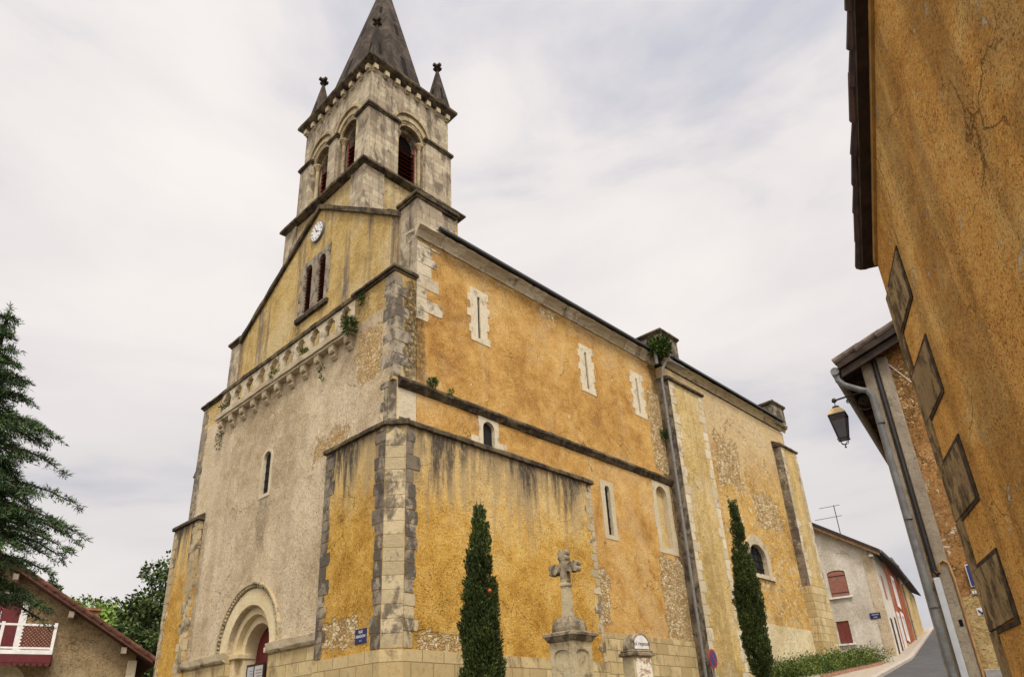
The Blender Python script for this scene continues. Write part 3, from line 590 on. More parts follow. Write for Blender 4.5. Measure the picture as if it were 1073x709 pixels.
# --- bell tower
m = MB(); m.box(XG+.012, 5.3, 3.35, 9.2, 19.9, 22.35); P(m, 'tower_base', 'towerbase')
m = MB(); m.prism([(3.28, 20.07), (4.2, 20.72), (4.2, 22.33), (3.28, 22.33)], [], XG-.06, 1.3, lambda a, b, c: (c, a, b)).cut(); m.prism([(8.35, 21.03), (9.27, 20.45), (9.27, 22.33), (8.35, 22.33)], [], XG-.06, 1.2, lambda a, b, c: (c, a, b)); P(m, 'tower_base_quoins', 'tower')
m = MB(); pr = [(0, 22.3), (.08, 22.34), (.2, 22.42), (.2, 22.52), (.02, 22.66), (-.6, 22.7), (-.6, 22.3)]
rc = [(XG-.06, 9.27, -1, 1), (XG-.06, 3.28, -1, -1), (5.36, 3.28, 1, -1), (5.36, 9.27, 1, 1), (XG-.06, 9.27, -1, 1)]
m.extr(pr, rc); P(m, 'tower_string', 'coping')
XT, YT, XE, YN = .75, 3.7, 5.1, 8.95
TF, TS = frX(XT), frY(YT)
spr = 25.72
CF = (5.26, 7.38); CS = 2.93
m = MB()
m.prism(rect(YT, YN, 22.5, 28.45), [arch(c-.72, c+.72, 22.9, spr) for c in CF], 0, -.32, TF); m.prism(rect(YT, YN, 22.5, 28.4), [arch(c-.5, c+.5, 22.95, spr) for c in CF], -.32, -.75, TF)
m.prism(rect(XT+.75, XE, 22.5, 28.45), [arch(CS-.72, CS+.72, 22.9, spr)], 0, -.32, TS); m.prism(rect(XT+.75, XE, 22.5, 28.4), [arch(CS-.5, CS+.5, 22.95, spr)], -.32, -.75, TS)
m.box(XT+.77, XE-.01, YN-.6, YN, 22.5, 28.42); m.box(XE-.6, XE-.01, YT+.76, YN-.61, 22.5, 28.42); P(m, 'belfry', 'tower')
m = MB()   # clasping pilasters up to the impost
for (a, b, c, d) in ((XT-.1, XT+.4, YT-.1, 4.52), (XT+.41, 2.17, YT-.1, YT+.3), (3.69, XE+.08, YT-.1, YT+.3), (XT-.1, XT+.3, 8.12, YN+.1), (XT-.1, XT+.25, 6.0, 6.64)): m.box(a, b, c, d, 22.55, 26.0); m.cut()
P(m, 'belfry_pilaster', 'tower')
m = MB()
for (a, b, c, d) in ((XT-.1, XT+.4, YT-.1, 4.52), (XT+.41, 2.17, YT-.1, YT+.3), (3.69, XE+.08, YT-.1, YT+.3), (XT-.1, XT+.3, 8.12, YN+.1), (XT-.1, XT+.25, 6.0, 6.64)):
    m.box(a-.1, b+(.1 if b < XT+.2 or b > 2 else 0), c-.1, d+.09, 26.0, 26.12); m.box(a-.05, b+(.05 if b > 2 else 0), c-.05, d+.045, 25.92, 26.0); m.cut()
P(m, 'belfry_impost', 'coping', bevel=.015)
m = MB()
for fr, c in ((TF, CF[0]), (TF, CF[1]), (TS, CS)):
    m.cut(); m.prism(half_ring(c, spr+.3, 1.04, .92), [], -.02, .1, fr); m.prism(half_ring(c, spr+.12, .92, .72), [], -.02, .045, fr); m.prism(half_ring(c, spr, .72, .62), [], -.1, -.02, fr)
    for s_ in (-1, 1):      # nook shafts with capitals
        q = fr(c+s_*.61, 0, -.2); m.tube([(q[0], q[1], 22.95), (q[0], q[1], 25.5)], .085, 10); m.lathe((q[0], q[1], 25.5), [(.09, 0), (.12, .05), (.1, .08), (.17, .22), (.19, .26), (.19, .31)], 10); m.lathe((q[0], q[1], 22.9), [(.15, 0), (.15, .08), (.1, .16)], 10)
P(m, 'belfry_moulding', 'tower_warm')
for fr, c in ((TF, CF[0]), (TF, CF[1]), (TS, CS)):
    m = MB()
    for i in range(11):
        z = 23.0+.225*i; m.prism([(0, z), (.025, z), (.2, z+.15), (.175, z+.15)], [], c-.52, c+.52, lambda p, q, w: fr(w, q, -.335-p))
    for s_ in (-.5, .5): m.box(c+s_-.04, c+s_+.04, 22.95, spr, -.33, -.38, fr)
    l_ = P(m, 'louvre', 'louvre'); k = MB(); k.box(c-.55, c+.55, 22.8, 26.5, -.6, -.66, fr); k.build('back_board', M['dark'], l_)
# wall anchors (iron crosses)
m = MB()
for fr, a, z in ((frY(YT-.1), 1.3, 22.95), (frY(YT-.1), 4.5, 22.95), (frX(XT-.1), 4.3, 22.9)):
    m.box(a-.17, a+.17, z-.03, z+.03, 0, .03, fr); m.box(a-.03, a+.03, z-.17, z+.17, 0, .032, fr); m.cut()
P(m, 'wall_anchor', 'iron')
# cornice on modillions
m = MB(); pr = [(0, 28.42), (.12, 28.46), (.3, 28.6), (.34, 28.66), (.34, 28.78), (.1, 28.95), (-.9, 28.98), (-.9, 28.42)]
m.extr(pr, [(XT, YN, -1, 1), (XT, YT, -1, -1), (XE, YT, 1, -1), (XE, YN, 1, 1), (XT, YN, -1, 1)]); P(m, 'belfry_cornice', 'coping')
m = MB()
for i in range(9): y = YT+.12+(YN-YT-.24)*i/8; m.box(y-.11, y+.11, 28.17, 28.44, 0, .2, TF); m.box(y-.09, y+.09, 28.1, 28.17, 0, .1, TF); m.cut()
for i in range(8): x = XT+.12+(XE-XT-.24)*i/7; m.box(x-.11, x+.11, 28.17, 28.44, 0, .2, TS); m.box(x-.09, x+.09, 28.1, 28.17, 0, .1, TS); m.cut()
P(m, 'belfry_corbel', 'stone', bevel=.015)
# octagonal spire and pinnacles
TC = ((XT+XE)/2+.1, (YT+YN)/2-.05)
m = MB(); m.lathe((TC[0], TC[1], 28.85), [(2.47, 0), (2.42, .35), (.06, 10.0)], 8, PI/8); sp = P(m, 'spire', 'spire')
for i in range(8):      # dark lucarne slits low on the faces
    a = PI/4*i; 
    for z0, hh, w_ in (((29.7, 1.9, .13), (33.6, .9, .09)) if i % 2 == 0 else ((31.6, .9, .09), (35.3, .6, .07))):
        k = MB(); q = []
        for z in (z0, z0+hh):
            ap = (2.42-(2.36/9.65)*(z-29.2))*math.cos(PI/8)+.012
            q += [(TC[0]+math.cos(a)*ap-math.sin(a)*t, TC[1]+math.sin(a)*ap+math.cos(a)*t, z) for t in (-w_, w_)]
        qi = [(x-math.cos(a)*.2, y-math.sin(a)*.2, z) for x, y, z in q]
        k.add(q+qi, [(0, 1, 3, 2), (4, 6, 7, 5), (0, 2, 6, 4), (1, 5, 7, 3), (0, 4, 5, 1), (2, 3, 7, 6)]); k.build('slit', M['dark'], sp)
for sx_, sy_ in ((-1, -1), (-1, 1), (1, -1), (1, 1)):
    cx_, cy_ = (XT+.42 if sx_ < 0 else XE-.3), (YT+.38 if sy_ < 0 else YN-.38)
    m = MB(); m.lathe((cx_, cy_, 28.9), [(.62, 0), (.62, .25), (.07, 2.75)], 4, PI/4); pn = P(m, 'pinnacle', 'spire')
    k = MB(); k.lathe((cx_, cy_, 31.55), [(.06, 0), (.06, .12), (.14, .17), (.06, .22), (.06, .4), (.1, .45), (.03, .62)], 8)
    k.box(cx_-.07, cx_+.07, cy_-.24, cy_+.24, 31.9, 32.03); k.box(cx_-.24, cx_+.24, cy_-.07, cy_+.07, 31.9, 32.03); k.build('finial', M['spire'], pn)
    k = MB()
    for ux, uy in ((-1, 0), (0, -1)):
        ap = .44*.62/.62
        q = []
        for z in (29.5, 30.3):
            ap = (.62-(.55/2.5)*(z-29.15))*math.cos(PI/4)+.012
            q += [(cx_+ux*ap-uy*t, cy_+uy*ap+ux*t, z) for t in (-.06, .06)]
        k.add(q+[(x-ux*.15, y-uy*.15, z) for x, y, z in q], [(0, 1, 3, 2), (4, 6, 7, 5), (0, 2, 6, 4), (1, 5, 7, 3), (0, 4, 5, 1), (2, 3, 7, 6)])
    k.build('slit', M['dark'], pn)
# ---------------------------------------------------------------- setting: ground, road, pavement
M['earth'] = plain('gravel_ground', (.13, .115, .09), .95, .1, var=.35, sc=3)
n = N('asphalt'); sp_ = n.noise(160, 2, .6); c = n.mix(n.mr(sp_, .4, .7), (.045, .045, .047), (.085, .083, .08)); c = n.mix(n.mr(n.noise(1.2, 5, .6), .45, .65, 0, .5), c, (.1, .097, .092)); M['asphalt'] = n.out(c, .85, n.bump(sp_, .4, .01), .3)
M['paving'] = plain('pavement_concrete', (.36, .31, .24), .9, .15, var=.2, sc=4)
M['kerb'] = plain('kerb_stone', (.42, .36, .3), .85, .2, var=.25, sc=5)
def clampx(x): return min(x, 70)
def GZ(x, y): return gz(clampx(x), y)
m = MB(); NX, NY = 60, 60
xs = [-300+600*i/NX if False else (-320, -160, -80, -50)[i] if i < 4 else -36+2.5*(i-4) if i < 54 else 90+(i-53)*90 for i in range(NX)]
ys = [(-300, -150, -80, -50)[i] if i < 4 else -36+2.5*(i-4) if i < 50 else 80+(i-49)*60 for i in range(NY)]
for x in xs:
    for y in ys: m.v.append((x, y, GZ(x, y)-.02))
for i in range(NX-1):
    for j in range(NY-1): m.f.append((i*NY+j, (i+1)*NY+j, (i+1)*NY+j+1, i*NY+j+1))
m.build('ground', M['earth'], kind='structure', smooth=True)
def ribbon(left, right, dz, th=0.0, n=60):
    m = MB(); k = 0
    def samp(L, t):
        t *= len(L)-1; i = min(int(t), len(L)-2); q = t-i; return (L[i][0]+(L[i+1][0]-L[i][0])*q, L[i][1]+(L[i+1][1]-L[i][1])*q)
    for i in range(n+1):
        for L in (left, right):
            x, y = samp(L, i/n); m.v.append((x, y, GZ(x, y)+dz))
    for i in range(n): m.f.append((2*i, 2*i+2, 2*i+3, 2*i+1))
    if th:
        b = len(m.v)
        for v in list(m.v): m.v.append((v[0], v[1], v[2]-th))
        for i in range(n): m.f += [(2*i, 2*i+2, 2*i+2+b, 2*i+b), (2*i+1, 2*i+3, 2*i+3+b, 2*i+1+b)]
        m.f += [(0, 1, b+1, b), (2*n, 2*n+1, 2*n+1+b, 2*n+b)]
    return m
KL = [(-40, -17.5), (-14, -10.6), (-2, -9.2), (8, -7.5), (18.94, -5.18), (25.5, -3.76), (35.45, -1.6), (52.2, 2.03), (71.6, 6.24), (110, 14.5)]
off = lambda L, d: [(x+.21*d, y-d) for x, y in L]
ribbon(KL, [(-40, -23), (-14, -15.4), (-4, -12.2), (8, -10.2), (18.94, -9.1), (25.5, -8.4), (35.45, -6.8), (52.2, -3.4), (71.6, .9), (110, 9)], .004).build('road', M['asphalt'], kind='structure')
ribbon(off(KL, -.24), KL, .115, .3).build('kerb', M['kerb'], kind='structure')
LP = [(-40, -14), (-14, -7.6), (-2, -6.6), (8, -5.4), (18.94, -2.0), (25.5, -1.2), (35.45, -.6), (52.2, 2.9), (71.6, 7.0), (110, 15.4)]
ribbon(LP, off(KL, -.25), .1, .3).build('pavement', M['paving'], kind='structure')

# ---------------------------------------------------------------- ochre house close on the right
def pol(h, D): return (CAM.x+D*math.cos(R(h)), CAM.y+D*math.sin(R(h)))
M['ochre'] = plaster('render_ochre_rough', rgb('f0c074'), rgb('e2a452'), rgb('b87c36'), worn=rgb('e6d3ae'), stain=.6, gran=1.7, grit=1.2, fade=.08, flake=.3, vert=.4, vertcol=rgb('634526'))
M['rough_stone'] = stone('rough_quoin', rgb('8c7552'), rgb('ae9468'), rgb('2e241a'), .6, lich=.2, sc=2.2)
M['tile'] = plain('clay_tiles', (.13, .055, .035), .8, .2, var=.5, sc=3)
M['tile_dark'] = plain('clay_tiles_old', (.075, .045, .035), .85, .2, var=.5, sc=3)
M['wood_dark'] = plain('eaves_boards', (.045, .03, .022), .8, .2, var=.4, sc=5)
q0 = pol(11.3, 9); oh = thing('ochre_house', 'close house wall of rough ochre render with big gray corner blocks and overhanging tiled verge', 'house', (q0[0], q0[1], .7))
OF = frP(q0, 204, -1); sl_ = .41
wt = lambda u_: 6.98+sl_*u_ if u_ < 6.5 else 6.98+sl_*6.5-sl_*(u_-6.5)
m = MB(); m.prism([(0, -1.2), (13, -1.2), (13, wt(13)), (6.5, wt(6.5)), (0, wt(0))], [], 0, -8, OF); m.build('wall', M['ochre'], oh)
rng = random.Random(11); m = MB()
for i in range(6):
    z = 6.1-1.135*i
    m.prism([(-.03, z-.29), (.97+rng.uniform(-.05, .05), z-.29+rng.uniform(-.02, .02)), (.99+rng.uniform(-.05, .05), z+.29), (-.03, z+.3)], [], -.3, .022, OF)
    m.prism([(-.025, z-.84), (.2+rng.uniform(-.03, .04), z-.84), (.22+rng.uniform(-.03, .04), z-.3), (-.025, z-.3)], [], -.3, .025, OF)
m.build('quoins', M['rough_stone'], oh, bevel=.008)
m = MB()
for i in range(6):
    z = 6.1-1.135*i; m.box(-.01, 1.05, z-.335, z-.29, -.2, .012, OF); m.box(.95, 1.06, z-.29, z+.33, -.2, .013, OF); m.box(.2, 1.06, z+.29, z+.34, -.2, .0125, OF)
m.build('joint_shade', plain('joint_shade_brown', (.07, .05, .032), .95, .1, var=.5, sc=9), oh)  # dark brown frame along the block joints, recess shadow painted as colour
m = MB(); m.prism([(-.12, wt(-.12)), (6.5, wt(6.5)), (13.35, wt(13.35)), (13.35, wt(13.35)+.1), (6.5, wt(6.5)+.1), (-.12, wt(-.12)+.1)], [], -8.2, .15, OF)
rf = m.build('roof', M['wood_dark'], oh)
m = MB(); rr = random.Random(3)
for sgn in (1, -1):
    for i in range(20):
        ua = -.2+.37*i if sgn > 0 else 13.45-.37*i
        ub = ua+sgn*.47
        for k in range(2):
            a = OF(ua, wt(ua)+.15+rr.uniform(0, .03)-.02, .11-.2*k); b = OF(ub, wt(ub)+.2, .11-.2*k+rr.uniform(-.02, .02)); m.tube([a, b], [.1+rr.uniform(0, .015), .075], 10)
m.build('verge_tiles', M['tile_dark'], rf)
m = MB(); m.prism([(0, wt(0)-.1), (6.5, wt(6.5)-.1), (6.5, wt(6.5)-.005), (0, wt(0)-.005)], [], -.05, .035, OF); m.build('verge_band', plain('verge_mortar', rgb('b58d55'), .9, .1), oh)

# ---------------------------------------------------------------- house with the lantern
M['rubble'] = plaster('rubble_orange', rgb('bb9566'), rgb('a57a48'), rgb('7c5730'), wornamt=.45, stain=.5, gran=1.3, flake=.5, rubcol=(rgb('7d5c38'), rgb('a8834f'), rgb('c7a877'), rgb('6a4526')), rubsc=14)
M['pil'] = stone('pilaster_stone', rgb('8f8371'), rgb('ab9f89'), rgb('554b42'), .3, isl=False, sc=1.8)
M['cream'] = plaster('render_cream_low', rgb('cbb685'), rgb('c1a772'), rgb('a78c58'), stain=.3)
M['zinc_pipe'] = plain('zinc_downpipe', (.17, .17, .162), .6, .3, var=.3)
M['blue'] = plain('blue_enamel', (.012, .03, .2), .35, .5, var=.1)
M['navy'] = plain('navy_enamel', (.008, .014, .085), .35, .5, var=.1)
q1 = pol(14.35, 13.3); lh = thing('rubble_house', 'narrow house end of orange rubble and pale stone pilaster with dark eaves', 'house', (q1[0], q1[1], 1.0))
LF = frP(q1, -80, -1); LSd = frP(q1, 10, 1)
vt = lambda u_: 7.55+.36*u_ if u_ < 3.5 else 7.55+.36*(7-u_)
m = MB(); m.prism([(0, -.5), (7, -.5), (7, vt(7)), (3.5, vt(3.5)), (0, vt(0))], [], 0, -9, LF); m.build('wall', M['rubble'], lh)
m = MB(); m.box(-.02, .16, .5, 7.5, -.1, .045, LF); m.box(.24, .42, .5, 7.55, -.1, .05, LF); m.build('pilaster', M['pil'], lh, bevel=.02)
m = MB(); m.box(.44, 6.9, .5, 3.32, -.1, .02, LF); m.build('plaster_base', M['cream'], lh)
m = MB(); m.prism([(-.36, vt(-.36)+.0), (3.5, vt(3.5)+.0), (7.5, vt(7.5)), (7.5, vt(7.5)+.12), (3.5, vt(3.5)+.12), (-.36, vt(-.36)+.12)], [], -9.3, .32, LF); rf = m.build('roof', M['wood_dark'], lh)
m = MB()
for sgn in (1, -1):
    for i in range(11):
        ua = -.4+.38*i if sgn > 0 else 7.55-.38*i; ub = ua+sgn*.47
        m.tube([LF(ua, vt(ua)+.17, .28), LF(ub, vt(ub)+.2, .28)], [.075, .06], 10)
m.build('verge_tiles', plain('verge_tile_gray', rgb('6d6157'), .9, .15, var=.4), rf)
m = MB(); m.prism([(-.33, vt(-.33)-.16), (3.5, vt(3.5)-.14), (3.5, vt(3.5)-.01), (-.33, vt(-.33)-.02)], [], .2, .26, LF); m.build('bargeboard', M['wood_dark'], rf)
for i in range(10):
    m = MB(); w = -.4-.9*i; m.prism([(-.33, vt(-.33)-.13), (.0, vt(0)-.13), (.0, vt(0)-.01), (-.33, vt(-.33)-.01)], [], w-.045, w+.045, LF); m.build('rafter', M['wood_dark'], rf)
m = MB(); g0 = LF(-.42, vt(-.4)+.0, .3); g1 = LF(-.42, vt(-.4)+.0, -9.3); m.tube([g0, g1], .075, 10); m.build('gutter', M['zinc_pipe'], lh)
m = MB(); m.tube([LF(-.42, 7.4, .22), LF(-.41, 7.24, .22), LF(-.34, 7.14, .2), LF(-.12, 7.0, .14), LF(-.01, 6.95, .13), LF(.04, 6.82, .13), LF(.045, 6.5, .13), LF(.07, .6, .13)], .052, 12)
for z in (6.3, 4.6, 3.2, 1.8): m.tube([LF(.06, z, .13), LF(.06, z+.05, .13)], .068, 12)
m.build('downpipe', M['zinc_pipe'], lh)
m = MB(); m.tube([LF(.75, 8.02, .06), LF(.2, 7.6, .07), LF(.2, 7.4, .06), LF(.205, 3.75, .06), LF(.25, 3.7, .08)], .03, 8); m.tube([LF(.9, 7.8, .05), LF(.2, 7.55, .06)], .01, 6); m.build('cable', M['iron'], lh)
m = MB(); m.tube([LF(.42, 7.35, .06), LF(.66, 6.95, .05), LF(.9, 6.55, .04)], .006, 6); m.build('stay_wire', M['white'], lh)
m = MB(); m.box(.16, .255, .6, 3.65, .05, .09, LF); m.build('cable_trunking', plain('grey_trunking', (.5, .52, .53), .5, .4, var=.08), lh, bevel=.008)
m = MB(); m.tube([LF(.27, 3.72, .05), LF(.3, 3.86, .06), LF(.36, 3.9, .06), LF(.42, 3.84, .06), LF(.44, 3.6, .06), LF(.445, .6, .06)], .018, 8); m.build('gas_pipe', plain('beige_pipe', rgb('b28a58'), .7, .3), lh)
m = MB(); m.box(.47, .72, 1.6, 2.27, .02, .09, LF); m.build('meter_box', plain('meter_grey', (.34, .33, .31), .6, .3), lh, bevel=.01)
m = MB(); m.box(.33, .38, 2.9, 3.0, .05, .055, LF); m.build('air_vent', M['dark'], lh)
# signs on it
sg = thing('wall_sign', 'small blue white-bordered plate on the orange rubble wall', 'sign', LF(.7, 3.62, .03))
m = MB(); m.box(.62, .79, 3.45, 3.79, .02, .035, LF); m.build('panel', M['white'], sg, bevel=.004); m = MB(); m.box(.632, .778, 3.462, 3.778, .035, .038, LF); m.build('blue_field', M['blue'], sg)
m = MB(); m.box(.7, .76, 3.59, 3.65, .038, .041, LF); m.build('symbol', M['white'], sg); m = MB(); m.tube([LF(.79, 3.62, .04), LF(.87, 3.66, .08)], .012, 6); m.build('bracket', plain('rusty_iron', (.16, .06, .03), .8, .2), sg)
ps = thing('name_plate', 'tiny gray plate of pale raised characters below the blue wall sign', 'sign', LF(.73, 3.36, .03))
m = MB(); m.box(.6, .86, 3.33, 3.42, .0, .03, LF); m.build('panel', plain('plate_grey', rgb('8f8472'), .7, .2), ps)
m = MB(); rr = random.Random(4)
for i in range(7): a = .615+.033*i; m.box(a, a+.022, 3.35+rr.uniform(0, .01), 3.39+rr.uniform(0, .015), .03, .034, LF)
m.build('lettering', M['white'], ps)
st = thing('sticker', 'white sticker showing small blue mark on the cream plaster', 'sticker', LF(.66, 3.08, .02))
m = MB(); m.box(.6, .78, 3.03, 3.14, .02, .024, LF); m.build('panel', M['white'], st); m = MB()
for a, b in (((.62, 3.11), (.66, 3.05)), ((.66, 3.05), (.7, 3.11)), ((.71, 3.05), (.75, 3.11))): m.tube([LF(*a, .026), LF(*b, .026)], .011, 6)
m.build('lettering', M['navy'], st)
# lantern
M['brass'] = plain('lantern_top', rgb('b9a06c'), .5, .4, .2, var=.2)
n = N('lantern_glass'); n.b.inputs['Alpha'].default_value = .8; M['lglass'] = n.out((.035, .02, .01), .15, None, .5)
A = Vector((1.77, -10.96, 0)); ws_ = LSd(.25, 0, 0); ln = thing('street_lantern', 'black iron street lantern with tan cap on scrolled wall bracket', 'street lamp', (A.x, A.y, 6.45))
ax = Vector((ws_[0], ws_[1], 0)); dv = (A-ax); 
m = MB(); m.tube([(ax.x, ax.y, 7.12), (A.x, A.y, 7.24)], .018, 8); m.lathe((A.x, A.y, 7.19), [(.0, 0), (.04, .02), (.045, .05), (.03, .09), (0.0, .1)], 10)
pts = [ax+dv*t for t in (0.1, .25, .4, .5, .6)]; m.tube([(p.x, p.y, z) for p, z in zip(pts, (6.78, 6.8, 6.88, 7.0, 7.16))], .009, 6)
for (t0, z0, r0, sg_) in ((.22, 6.97, .1, 1), (.62, 7.1, .05, -1)):
    q = []
    for i in range(26):
        a = i*.42; rr_ = r0*(1-i/34); p = ax+dv*(t0+sg_*math.cos(a)*rr_/dv.length); q.append((p.x, p.y, z0+math.sin(a)*rr_))
    m.tube(q, .008, 6)
m.tube([(A.x, A.y, 7.2), (A.x, A.y, 7.05)], .008, 6); m.build('bracket', M['iron'], ln)
an = R(100)+PI/4
m = MB(); m.lathe((A.x, A.y, 6.92), [(.215, 0), (.22, .02), (.12, .13), (.1, .15)], 4, an); m.build('cap', M['brass'], ln)
m = MB(); m.lathe((A.x, A.y, 7.04), [(.1, 0), (.03, .03), (.07, .05), (.06, .075), (.01, .08)], 10); m.build('chimney_cap', M['iron'], ln)
m = MB()
for i in range(4):
    a = an+i*PI/2; m.tube([(A.x+.21*math.cos(a), A.y+.21*math.sin(a), 6.92), (A.x+.11*math.cos(a), A.y+.11*math.sin(a), 6.45)], .009, 6)
    b = a+PI/2
    for rr_, z in ((.21, 6.92), (.13, 6.45)): m.tube([(A.x+rr_*math.cos(a), A.y+rr_*math.sin(a), z), (A.x+rr_*math.cos(b), A.y+rr_*math.sin(b), z)], .009, 6)
    m.tube([(A.x+.1*math.cos(a), A.y+.1*math.sin(a), 6.45), (A.x+.07*math.cos(a), A.y+.07*math.sin(a), 6.37), (A.x, A.y, 6.33)], .007, 6)
m.lathe((A.x, A.y, 6.27), [(0.005, 0), (.02, .02), (.005, .05), (.018, .07), (.004, .09)], 8); m.build('frame', M['iron'], ln)
m = MB(); m.lathe((A.x, A.y, 6.45), [(.108, 0), (.205, .47)], 4, an); m.build('glass', M['lglass'], ln)

# ---------------------------------------------------------------- row of houses up the street
M['wh'] = plaster('render_white_house', rgb('e6dfd1'), rgb('dad0be'), rgb('bdb09b'), stain=.35, vert=.3, vertcol=rgb('9c8f7c'), flake=.02)
M['shutter'] = plain('shutter_brick_red', (.33, .14, .1), .65, .3, var=.2, sc=4)
M['shutter_dark'] = plain('shutter_dark_red', (.19, .045, .03), .65, .3, var=.2, sc=4)
M['slate_roof'] = plain('old_tile_roof', (.06, .048, .042), .85, .2, var=.4)
M['winglass'] = plain('window_glass', (.03, .035, .04), .12, .5)
H0 = (34.3, -.98); hs = 11.5
def row_house(name, label, s0, s1, z0, z1, wall, depth=8.5, gable=False, th=99):
    t = thing(name, label, 'house', (H0[0]+math.cos(R(hs))*s0, H0[1]+math.sin(R(hs))*s0, z0))
    return t
SF = frP(H0, hs, -1)                # street face: u along street, w towards the road
wh = row_house('white_house', 'white rendered corner house with brick-red shutters at head of the street', 0, 5.4, 4.9, 11.2, 'wh')
FF = frP(H0, 99, 1)                 # front face: u away from the road, w towards us
rz = lambda u_: 11.2+.68*u_ if u_ < 4.6 else 11.2+.68*(9.2-u_)
up_w = rect(1.68, 2.7, 8.66, 10.0); up_arch = [(1.68, 8.66), (2.7, 8.66), (2.7, 10.05)]+arc(2.19, 10.05, .51, 0, PI, 10, .16)[1:-1]+[(1.68, 10.05)]; lo_w = rect(2.1, 2.8, 5.98, 7.25)
m = MB(); m.prism([(0, 3.5), (9.2, 3.5), (9.2, rz(9.2)), (4.6, rz(4.6)), (0, rz(0))], [up_arch, lo_w], 0, -.4, FF)
m.box(.0, 5.35, 3.5, 11.2, 0, -.3, SF); m.box(4.95, 5.35, 3.5, 11.2, -.3, -8.9, SF); m.box(.3, 4.95, 3.5, 11.2, -8.6, -8.9, SF); m.build('wall', M['wh'], wh)
m = MB(); m.box(-.02, .55, 3.5, 10.9, -.1, .025, FF); m.build('corner_plaster', plaster('render_corner', rgb('cfbfa4'), rgb('bfac8e'), rgb('a18e6e'), stain=.4), wh)
for k in range(2):
    m = MB(); a = 1.7+.49*k; m.box(a, a+.485, 8.68, 10.02, -.04, -.08, FF); m.prism(arc(2.19, 10.02, .485, (PI/2 if k else 0), (PI if k else PI/2), 6, .15)+[(2.19, 10.02)], [], -.04, -.08, FF)
    for i in range(5): m.box(a+.02+i*.095, a+.1+i*.095, 8.7, 10.0, -.04, -.03, FF)
    s_ = m.build('shutter', M['shutter'], wh); k2 = MB()
    for z in (8.85, 9.85): k2.box(a+.0, a+.48, z, z+.05, -.03, -.02, FF)
    k2.build('hinge', M['iron'], s_)
for k in range(2):
    m = MB(); a = 2.11+.345*k; m.box(a, a+.335, 6.0, 7.23, -.06, -.1, FF)
    for i in range(3): m.box(a+.02+i*.1, a+.11+i*.1, 6.03, 7.2, -.06, -.05, FF)
    m.build('shutter', M['shutter_dark'], wh)
m = MB(); m.box(1.55, 2.83, 8.54, 8.65, -.05, .12, FF); m.build('window_sill', M['white'], wh); m = MB(); m.box(1.97, 2.93, 5.87, 5.97, -.05, .12, FF); m.build('window_sill', M['white'], wh)
m = MB(); m.prism([(-.55, rz(-.55)), (4.6, rz(4.6)), (9.7, rz(9.7)), (9.7, rz(9.7)+.16), (4.6, rz(4.6)+.16), (-.55, rz(-.55)+.16)], [], .45, -5.6, FF); rf = m.build('roof', M['slate_roof'], wh)
m = MB(); m.prism([(-.5, rz(-.5)-.24), (4.6, rz(4.6)-.24), (4.6, rz(4.6)-.005), (-.5, rz(-.5)-.005)], [], .36, .4, FF); m.build('bargeboard', plain('bargeboard_brown', (.22, .13, .07), .7, .2), rf)
for u_ in (.15, 1.6, 3.1): 
    m = MB(); m.box(u_-.07, u_+.07, rz(u_)-.3, rz(u_)-.12, .0, .37, FF); m.build('purlin', plain('purlin', (.3, .2, .12), .8, .2), rf)
m = MB(); m.tube([FF(-.6, rz(-.55)+.03, .4), FF(-.6, rz(-.55)+.03, -5.5)], .08, 8); m.build('gutter', M['zinc_pipe'], wh)
for (a, b, z0, z1, mt) in ((1.9, 2.9, 8.5, 9.9, 'shutter'), (1.2, 2.1, 5.1, 7.3, 'wood_dark'), (3.6, 4.4, 5.3, 7.6, 'wood_dark')):
    m = MB(); m.box(a, b, z0, z1, 0, .012, SF); m.build('window' if z0 > 8 else 'door', M[mt], wh)
m = MB(); m.box(-.12, .12, 10.62, 10.74, .1, .4, FF); m.box(-.06, .06, 10.74, 10.95, .2, .25, FF); m.build('floodlight', plain('lamp_housing', (.45, .42, .36), .5, .3), wh, bevel=.02)
ps = thing('street_name_plate', 'small dark blue street name plate on the corner of the white house', 'sign', FF(.5, 7.3, .04))
m = MB(); m.box(.32, .88, 7.18, 7.5, .026, .045, FF); m.build('panel', M['navy'], ps); m = MB()
for a, b, z in ((.42, .8, 7.4), (.5, .7, 7.26)): m.box(1.2-b, 1.2-a, z-.03, z+.025, .045, .05, FF)
m.build('lettering', plain('pale_letters', (.3, .32, .38), .5, .3), ps)
an_ = thing('tv_antenna', 'thin metal television antenna on a mast above the white house roof', 'antenna', FF(1.6, rz(1.6), -1.2))
m = MB(); bx_, by_ = FF(1.6, 0, -1.2)[:2]; zb = rz(1.6)-.1; m.tube([(bx_, by_, zb), (bx_, by_, zb+2.3)], .025, 6); m.build('mast', M['iron'], an_)
for zz, ln_, ne in ((zb+2.25, .9, 8), (zb+1.55, 1.3, 12)):
    m = MB(); d_ = Vector((math.cos(R(99)), math.sin(R(99)), 0)); q_ = Vector((d_.y, -d_.x, 0)); c_ = Vector((bx_, by_, zz))
    m.tube([c_-d_*.35, c_+d_*ln_], .014, 6)
    for i in range(ne):
        p = c_+d_*(-.3+(ln_+.25)*i/(ne-1)); l_ = .3-.012*i; m.tube([p-q_*l_*.5-Vector((0, 0, .06)), p+q_*l_*.5+Vector((0, 0, .06))], .009, 5)
    m.build('aerial', M['iron'], an_)
